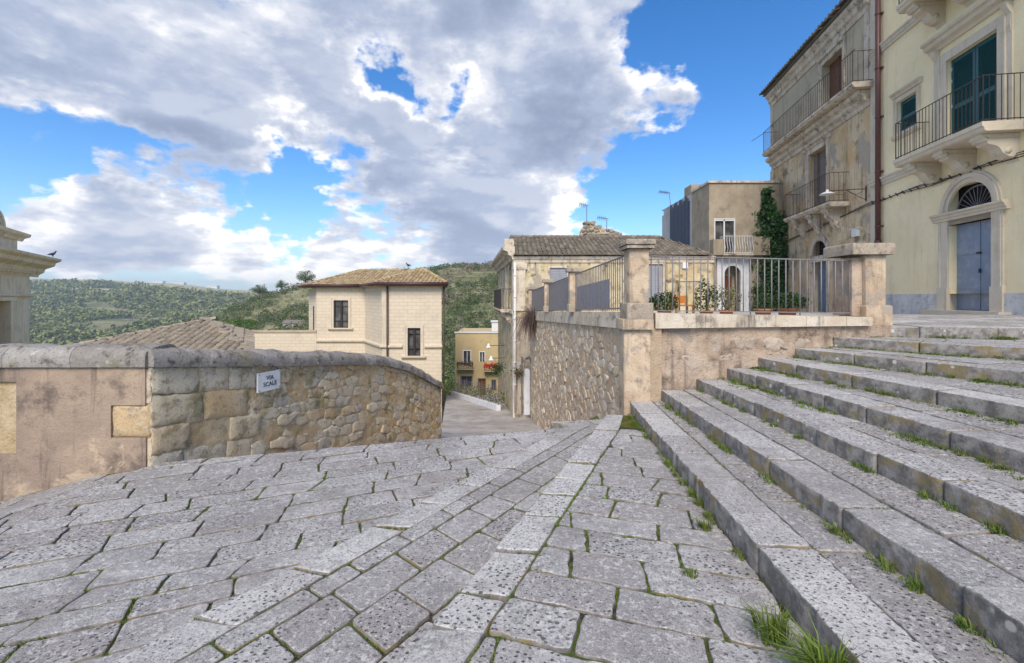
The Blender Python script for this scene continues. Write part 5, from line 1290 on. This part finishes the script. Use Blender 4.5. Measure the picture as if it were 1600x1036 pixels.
# ================================================================== CHURCH ON THE LEFT
CC = thing('church', 'pale limestone church corner with heavy cornice at the left edge', 'church', (-27, 24, EYE-4))
ldir = Vector((-.605, 1)).normalized(); FK = Fr(-26.5, 25, -ldir.x, -ldir.y, .8557, -.5177)   # s runs toward the camera
FK = Fr(-26.5, 25, -ldir.x, -ldir.y, ldir.y, -ldir.x) if False else Fr(-26.5, 25, -ldir.x, -ldir.y, ldir.y, -ldir.x)
hk = lambda v, z=25.: (465-v)*z/FOC
mb = MB(); FK.wall(mb, 0, 9, -9, 1.65, [(2.75, 4.6, -3.4, -.15)], .5)
mb.add([FK.p(0, -9), FK.p(0, -9, -6), FK.p(0, 1.65, -6), FK.p(0, 1.65)], [(0, 1, 2, 3)])
FK.box(mb, .6, 9, 2.2, 3.3, -5, -.3)
mb.build('wall', CHURCH, CC)
mb = MB()
def ringp(pr, e=.0):
    FK.profile(mb, -max(o for o, h in pr)-e, 9, pr)
ringp([(0, -.02), (.05, -.02), (.09, .06), (.18, .10), (.18, .18), (0, .20)])
ringp([(0, 1.15), (.06, 1.15), (.10, 1.3), (.30, 1.42), (.36, 1.62), (.75, 1.80), (.80, 1.98), (1.02, 2.10), (1.05, 2.22), (0, 2.5)])
for i in range(40): FK.box(mb, .05+i*.22, .17+i*.22, 1.28, 1.40, .08, .28)
FK.profile(mb, .15, 9, [(-.3, 3.05), (-.22, 3.05), (-.15, 3.2), (.08, 3.3), (.12, 3.44), (-.3, 3.6)])
FK.box(mb, 2.6, 2.75, -3.5, -.15, 0, .1); FK.box(mb, 2.2, 4.9, -.5+.35, .02, 0, .16)
for r_ in range(4): FK.arc(mb, 2.9, 3.42, .75-r_*.2, .95-r_*.2, -3, -.3-.05*r_, 12)
mb.build('cornice', CHURCH, CC)
mb = MB(); FK.box(mb, 2.75, 4.6, -3.4, -.15, -.45, -.4); mb.build('window', WOOD, CC)
def pigeon(label, p, yaw, sc_=1.):
    t_ = thing('pigeon', label, 'bird', p); me = bpy.data.meshes.new('pigeon_body'); o = bpy.data.objects.new('body', me); col.objects.link(o)
    V_ = [(-.19, 0, .085), (-.11, 0, .10), (-.03, 0, .115), (.05, 0, .14), (.085, 0, .19), (.10, 0, .235), (.125, 0, .24), (.155, 0, .232), (.0, .025, .06), (.0, .025, .0), (.0, -.025, .06), (.0, -.025, .0), (.03, .025, .0), (.03, -.025, 0)]
    E = [(0, 1), (1, 2), (2, 3), (3, 4), (4, 5), (5, 6), (6, 7), (2, 8), (8, 9), (2, 10), (10, 11), (9, 12), (11, 13)]
    RD = [.014, .038, .062, .055, .030, .028, .018, .005, .016, .006, .016, .006, .005, .005]
    me.from_pydata(V_, E, []); md = o.modifiers.new('skin', 'SKIN'); 
    for i, sv_ in enumerate(me.skin_vertices[0].data if me.skin_vertices else []): sv_.radius = (RD[i], RD[i])
    o.modifiers.new('sub', 'SUBSURF').levels = 2; me.materials.append(MATS['dark_blue_cladding'])
    if not me.skin_vertices:
        o.modifiers.clear(); mb = MB()
        mb.tube(V_[:8], RD[:8], 10); mb.tube([V_[8], V_[9]], .006, 5); mb.tube([V_[10], V_[11]], .006, 5)
        me2 = bpy.data.meshes.new('pigeon_body'); me2.from_pydata(mb.v, [], mb.f); me2.materials.append(IRON); o.data = me2
    o.parent = t_; t_.rotation_euler = (0, 0, yaw); t_.scale = (sc_,)*3
pigeon('small grey pigeon perched on the tip of the church cornice', FK.p(-.5, 2.33, .8), .3, 1.3)
pigeon('small dark pigeon perched on the cream house roof ridge', V(-7.35, 32.2, 1.32), 2.8, 1.3)

# ================================================================== TERRAIN
def interp(t, pts):
    if t <= pts[0][0]: return pts[0][1]
    for (a, b), (c, d) in zip(pts, pts[1:]):
        if t <= c:
            k = (t-a)/(c-a); k = k*k*(3-2*k); return b+(d-b)*k
    return pts[-1][1]
MIDC = [(-1.6, -52), (-1.12, -50), (-.95, -46), (-.78, -34), (-.66, -16), (-.60, -5), (-.54, 2), (-.45, 9), (-.2, 18), (-.1, 21), (.0, 22), (.3, 26), (2, 30)]
FARC = [(-2, 70), (-1.06, 58), (-.9, 50), (-.75, 40), (-.6, 22), (-.45, 14), (0, 10), (2, 10)]
def terr(x, y):
    d = max(y, 1.); a = x/d; r = y
    mc = interp(a, MIDC); fc = interp(a, FARC)
    base = interp(r, [(0, -5.5), (30, -8.5), (60, -16), (120, -24), (420, -52), (1000, -52)])
    if r < 320: k = interp(r, [(70, 0), (320, 1)]); k = k**1.25; h = base*(1-k)+mc*k
    elif r < 520: h = mc+(min(mc, -58)-mc)*interp(r, [(320, 0), (520, 1)])
    else: h = min(mc, -58)
    if r > 480: k = interp(r, [(480, 0), (700, .25), (1050, .74), (1350, 1), (1700, 1)]); h = h*(1-k)+fc*k if r < 1500 else fc-(r-1500)*.01
    amp = min(1, r/250); h += (mnoise.fractal(Vector((x*.006, y*.006, 3)), .8, 2.1, 5)*5+mnoise.fractal(Vector((x*.03, y*.03, 8)), .8, 2.1, 4)*1.2)*amp*(1 if r > 500 else .6)
    return EYE+h
mb = MB(); vs = []; fs = []
ysr = [-60, -20, 5]+[20+i*8 for i in range(45)]+[380+i*16 for i in range(75)]+[1600+i*120 for i in range(14)]; na = 150
for y in ysr:
    for i in range(na+1):
        a = -1.55+3.1*i/na; x = a*max(y, 60) if y > 0 else a*60
        z = terr(x, y) if y > 0 else EYE-5.5
        if y <= 20: z = min(z, EYE-6.5)
        vs.append((x, y, z))
for j in range(len(ysr)-1):
    for i in range(na): k = j*(na+1)+i; fs.append((k, k+1, k+na+2, k+na+1))
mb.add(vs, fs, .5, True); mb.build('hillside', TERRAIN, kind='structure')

# woods as masses
def wood(name, spots, m, nleaf, lsz, rg):
    mb = MB()
    for (x, y, r) in spots:
        z = terr(x, y); tone = min(1, max(0, rg.gauss(.45, .28)))
        for i in range(nleaf):
            d = Vector((rg.gauss(0, 1), rg.gauss(0, 1), rg.gauss(0, 1))).normalized()*rg.uniform(.55, 1.05)
            p = Vector((x+d.x*r, y+d.y*r, z+r*.75+d.z*r*.85))
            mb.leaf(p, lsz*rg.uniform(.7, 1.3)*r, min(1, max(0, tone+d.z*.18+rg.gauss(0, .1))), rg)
    mb.build(name, m, None, kind='stuff')
rg = random.Random(21); sp = []; tries = 0
while len(sp) < 5200 and tries < 60000:
    tries += 1; a = rg.uniform(-1.15, -.45); y = rg.uniform(470, 1350); x = a*y
    dn = mnoise.noise(Vector((x*.006, y*.004, 5)))+mnoise.noise(Vector((x*.02, y*.02, 9)))*.4
    lim = -.35+max(0, (y-900)/500)*1.0
    if dn > lim and not (.08 < mnoise.noise(Vector((x*.003+7, y*.012, 1))) < .2): sp.append((x, y, rg.uniform(3.2, 5.6)*(1+y/2500)))
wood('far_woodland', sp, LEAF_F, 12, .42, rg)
sp = []; sp2 = []; tries = 0
while len(sp) < 4600 and tries < 70000:
    tries += 1; a = rg.uniform(-.75, .05); y = rg.uniform(75, 335); x = a*y
    if terr(x, y) < EYE-60: continue
    dn = mnoise.noise(Vector((x*.02, y*.03, 2)))+mnoise.noise(Vector((x*.06, y*.06, 4)))*.6
    if a > -.2: dn += .35
    elif a < -.38: dn += .26
    if dn > -.06 or rg.random() < .16: (sp if rg.random() < .62 else sp2).append((x, y, rg.uniform(.7, 2.4) if dn > .05 else rg.uniform(.5, 1.2)))
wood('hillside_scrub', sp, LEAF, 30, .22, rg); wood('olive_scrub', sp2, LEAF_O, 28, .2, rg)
sp = []
for i in range(420):
    a = rg.uniform(-.16, .0); y = rg.uniform(150, 300); x = a*y
    if mnoise.noise(Vector((x*.03, y*.02, 12))) > .0: sp.append((x, y, rg.uniform(1.5, 2.6)))
for i in range(160):
    a = rg.uniform(-.62, -.4); y = rg.uniform(120, 220); sp.append((a*y, y, rg.uniform(1.4, 2.4))) if mnoise.noise(Vector((a*20, y*.03, 1))) > .1 else None
wood('bare_scrub', sp, LEAF_B, 26, .2, rg)

# trees one can tell apart
def tree_mesh(kind, seed):
    rg = random.Random(seed); tr = MB(); cr = MB(); H = 1.0
    tr.tube([(0, 0, -.15), (.02, 0, .2), (.0, .02, .45), (.03, 0, .62)], [.045, .035, .026, .012], 7)
    lobes = []
    n = 16 if kind != 'pine' else 14
    for i in range(n):
        a = i*2.4+rg.random(); u = math.sqrt((i+.5)/n)
        if kind == 'pine': p = Vector((math.cos(a)*u*.42, math.sin(a)*u*.42, .66+.14*(1-u*u)+rg.uniform(-.04, .05))); rr = rg.uniform(.10, .17)
        else: p = Vector((math.cos(a)*u*.32, math.sin(a)*u*.32, .36+rg.random()*.42*(1-.6*u))); rr = rg.uniform(.11, .19)
        lobes.append((p, rr)); tr.tube([(0, 0, rg.uniform(.2, .4)), p*.55+Vector((0, 0, .1)), p], [.018, .012, .004], 5)
    for (p, rr) in lobes:
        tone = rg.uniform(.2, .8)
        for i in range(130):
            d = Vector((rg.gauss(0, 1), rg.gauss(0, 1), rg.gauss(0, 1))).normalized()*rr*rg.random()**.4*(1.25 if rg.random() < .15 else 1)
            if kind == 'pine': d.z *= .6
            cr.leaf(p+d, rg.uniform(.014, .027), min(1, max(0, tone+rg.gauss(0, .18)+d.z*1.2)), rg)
    return tr, cr
protos = {}
for k_, m_ in (('pine', LEAF_P), ('round', LEAF), ('olive', LEAF_O)):
    tr, cr = tree_mesh(k_, hash(k_) % 1 + len(k_)); o = thing('tree', 'x', 'tree', (0, 0, 0))
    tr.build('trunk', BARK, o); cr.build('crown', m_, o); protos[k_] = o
TREES = [  # kind, name, u, v of foot, distance, height, label
 ('pine', 'stone_pine', 110, 545, 110, 9, 'broad green stone pine left of the valley house, nearer the church'),
 ('pine', 'stone_pine', 148, 540, 120, 8, 'bright green stone pine beside the small valley farmhouse'),
 ('round', 'broadleaf_tree', 205, 535, 125, 9, 'dark broadleaf tree right of the small valley farmhouse'),
 ('round', 'broadleaf_tree', 232, 540, 105, 8, 'rounded green tree showing just above the low grey-tiled roof'),
 ('olive', 'olive_tree', 85, 552, 95, 6, 'grey-green olive beside the church wall'),
 ('round', 'broadleaf_tree', 352, 520, 120, 9, 'tall green tree above the right slope of the low grey roof'),
 ('round', 'broadleaf_tree', 395, 500, 160, 13, 'large dark tree at the foot of the near hill'),
 ('pine', 'stone_pine', 372, 500, 175, 14, 'upright pine on the left shoulder of the near hill'),
 ('olive', 'olive_tree', 415, 512, 110, 6, 'pale olive in the terraced garden beside the cream house'),
 ('round', 'broadleaf_tree', 432, 508, 105, 5, 'small rounded bush tree in the terraced garden'),
 ('olive', 'olive_tree', 462, 512, 95, 5, 'pale olive right beside the cream house corner'),
 ('round', 'broadleaf_tree', 405, 455, 300, 11, 'tree standing alone on the crest left of the mast'),
 ('round', 'broadleaf_tree', 440, 452, 300, 10, 'dark tree on the hill crest right of the mast'),
 ('round', 'broadleaf_tree', 478, 446, 290, 14, 'tallest crest tree touching the cream house eaves'),
 ('round', 'broadleaf_tree', 703, 560, 60, 5, 'dark leafy tree in the gap beside the cream house'),
 ('olive', 'olive_tree', 700, 600, 52, 4.5, 'greyish olive low in the gap beside the mesh fence'),
 ('round', 'broadleaf_tree', 735, 500, 90, 7, 'green tree behind the flat roof of the ochre block'),
 ('round', 'broadleaf_tree', 762, 498, 95, 7, 'darker tree behind the right end of the ochre block'),
]
for i, (k_, nm, u, v, y, H, lb) in enumerate(TREES):
    x = (u-800)/FOC*y; z = EYE-(v-465)/FOC*y; z = min(z, terr(x, y)+1.0)
    o = copy_tree(protos[k_]); o.name = nm; o['label'] = lb; o['category'] = 'tree'; o['group'] = 'trees on the valley slopes'
    o.location = (x, y, z-.3); o.scale = (H*1.05, H*1.05, H); o.rotation_euler = (0, 0, i*1.7)
for o in protos.values():
    for c in list(o.children): bpy.data.objects.remove(c)
    bpy.data.objects.remove(o)
# houses on the hills
def farhouse(label, u, v, y, w_, h_, dep, m, flat=True):
    x = (u-800)/FOC*y; z = terr(x, y); t_ = thing('hill_house', label, 'house', (x, y, z), 'small houses on the far slopes')
    f_ = Fr(x, y, 1, 0, 0, -1); zb = z-EYE
    mb = MB(); n = max(2, int(w_/4)); ops = [(-w_/2+w_*(i+.35)/n, -w_/2+w_*(i+.65)/n, zb+h_*.35, zb+h_*.7) for i in range(n)]
    f_.wall(mb, -w_/2, w_/2, zb-3, zb+h_, ops, .3)
    for e in (-w_/2, w_/2): mb.add([f_.p(e, zb-3), f_.p(e, zb-3, -dep), f_.p(e, zb+h_, -dep), f_.p(e, zb+h_)], [(0, 1, 2, 3)])
    mb.build('wall', m, t_)
    for (a, b, c, d) in ops: q = MB(); f_.box(q, a, b, c, d, -.3, -.25); q.build('window', DARKIN, t_)
    mb = MB()
    if flat: f_.box(mb, -w_/2-.3, w_/2+.3, zb+h_, zb+h_+.3, -dep-.3, .3)
    else:
        mb.prism([f_.p(-w_/2-.4, zb+h_, .4), f_.p(-w_/2-.4, zb+h_, -dep-.4), f_.p(-w_/2-.4, zb+h_+dep*.28, -dep/2)], (w_+.8, 0, 0))
    mb.build('roof', TILE_O if not flat else WHITE_W, t_)
farhouse('long flat white house on the crest right of the cream house', 722, 425, 330, 13, 3.2, 7, WHITE_W)
farhouse('small pale house on the crest, leftmost of the row', 702, 427, 332, 9, 2.6, 6, PL_OCHRE)
farhouse('pale block house on the crest, nearest the tiled house cornice', 752, 425, 335, 12, 2.4, 6, WHITE_W)
farhouse('grey stone farmhouse on the near green hill', 456, 487, 200, 8.0, 1.9, 5, CONC, False)
farhouse('small white farmhouse among pines on the valley floor', 182, 524, 300, 13, 2.6, 8, PL_OCHRE, False)
farhouse('tiny white shed on the valley floor beside the church wall', 60, 516, 420, 12, 2.5, 6, WHITE_W)
for k, u in enumerate((278, 245, 330)):
    farhouse(['low white farm on the far plateau rim, middle one', 'low white farm on the far plateau rim, left one', 'low white farm on the far plateau rim, right one'][k], u, 449+k, 1330, 34, 6, 12, WHITE_W)
mb = MB(); y = 300; x = (413-800)/FOC*y; z = terr(x, y); mb.tube([(x, y, z), (x, y, z+9)], .18, 6); mb.tube([(x-1.5, y, z+8), (x+1.5, y, z+8)], .12, 4)
mb.build('utility_mast', IRON, None, label='thin utility mast on the crest of the near hill', category='mast')
mb = MB(); y = 250; x = (756-800)/FOC*y; z = terr(x, y); mb.tube([(x, y, z), (x, y, z+11)], .14, 6); mb.tube([(x-1.2, y, z+10), (x+1.2, y, z+10)], .1, 4)
mb.build('utility_mast', IRON, None, label='thin pole on the scrubby slope above the ochre block', category='mast')

# ================================================================== MOSS AND GRASS
rg = random.Random(77)
def blades(mb, p, n, hgt, spread, lean=Vector((0, 0, 0)), wd=.0035):
    for i in range(n):
        a = rg.random()*6.28; r_ = rg.random()**.5*spread; b0 = p+Vector((math.cos(a)*r_, math.sin(a)*r_, -.008)); H = hgt*rg.uniform(.5, 1.15)
        d = Vector((math.cos(a), math.sin(a), 0))*rg.uniform(.1, .8)+lean; sd = Vector((-math.sin(a), math.cos(a), 0))*wd
        m1 = b0+Vector((0, 0, H*.6))+d*H*.3; tp = b0+Vector((0, 0, H*rg.uniform(.55, .95)))+d*H*.95
        mb.add([b0-sd, b0+sd, m1+sd*.8, m1-sd*.8, tp], [(0, 1, 2, 3), (3, 2, 4)], rg.random())
mb = MB()
for (a, b) in JOINTS:
    L = (b-a).length
    if a.y < -.3 and b.y < -.3: continue
    n = int(L*85)
    for i in range(n):
        p = a.lerp(b, rg.random()); nv = mnoise.noise(Vector((p.x*.9, p.y*.9, 4)))+mnoise.noise(Vector((p.x*4, p.y*4, 9)))*.5
        if nv < .0: continue
        dist = p.y
        p = p+Vector((rg.gauss(0, .005), rg.gauss(0, .005), -.016))
        blades(mb, p, 3 if dist > 4 else 5, rg.uniform(.012, .026)*(1 if nv < .5 else 1.5), .010, wd=.0022 if dist < 4 else .0035)
mb.build('joint_grass', GRASS, None, kind='stuff')
mb = MB()
for i, (fa, na_, hb, up) in enumerate(RISERS):
    L = (na_-fa).length; z = EYE-hb
    for k in range(int(L*13)):
        t = rg.random(); p = fa.lerp(na_, t)
        if p.y < .6: continue
        nv = mnoise.noise(Vector((p.x*1.7+i*5, p.y*1.7, 2)))
        if nv < -.12: continue
        p = p-up*rg.uniform(.01, .03)+Vector((0, 0, z-0))
        blades(mb, p, int(14+26*rg.random()), rg.uniform(.035, .085)*(1+.6*nv), .045, -up*.15, .0032)
    # grass carpets near the top left of the stair
    if i in (3, 4, 5, 6, 7):
        for k in range(260 if i < 7 else 80):
            t = (rg.random()**1.8)*min(1, 2.6/L)*1.6; p = fa.lerp(na_, t)-up*abs(rg.gauss(0, .09)); 
            if mnoise.noise(Vector((p.x*2.3, p.y*2.3, i))) < -.05: continue
            p = p+Vector((0, 0, z)); blades(mb, p, 10, rg.uniform(.02, .05), .04, wd=.004)
mb.build('step_grass', GRASS, None, kind='stuff')
for (x, y, h0, n, H, sp_, lb) in ((1.40, 2.45, 1.83, 150, .17, .09, 'long-bladed grass clump at the foot of the first step, farther of the two large ones'),
                            (1.47, 2.12, 1.83, 260, .26, .10, 'biggest long-bladed grass clump against the first riser at the bottom of the picture'),
                            (1.18, 3.0, 1.83, 60, .06, .04, 'small low weed rosette in a paving joint near the first step'),
                            (1.53, 3.6, 1.83, 70, .10, .05, 'small grass tuft against the middle of the first riser')):
    mb = MB(); blades(mb, W(x, y, h0), n, H, sp_, Vector((-.25, -.05, 0)), .004); mb.build('grass_tuft', GRASS, None, label=lb, category='grass tuft')

# haze of the far air
HZ = bpy.data.materials.new('haze'); HZ.use_nodes = True; t = NT(HZ.node_tree); t.n.clear()
pvn = t.new('ShaderNodeVolumePrincipled'); pvn.inputs['Color'].default_value = (.72, .83, 1, 1); pvn.inputs['Density'].default_value = .00024; pvn.inputs['Anisotropy'].default_value = .2
ou = t.new('ShaderNodeOutputMaterial'); t.l.new(pvn.outputs[0], ou.inputs['Volume'])
mb = MB(); mb.box(-5200, 5200, -120, 3300, EYE-90, EYE+110); hz_ = mb.build('haze', HZ, None, kind='stuff')
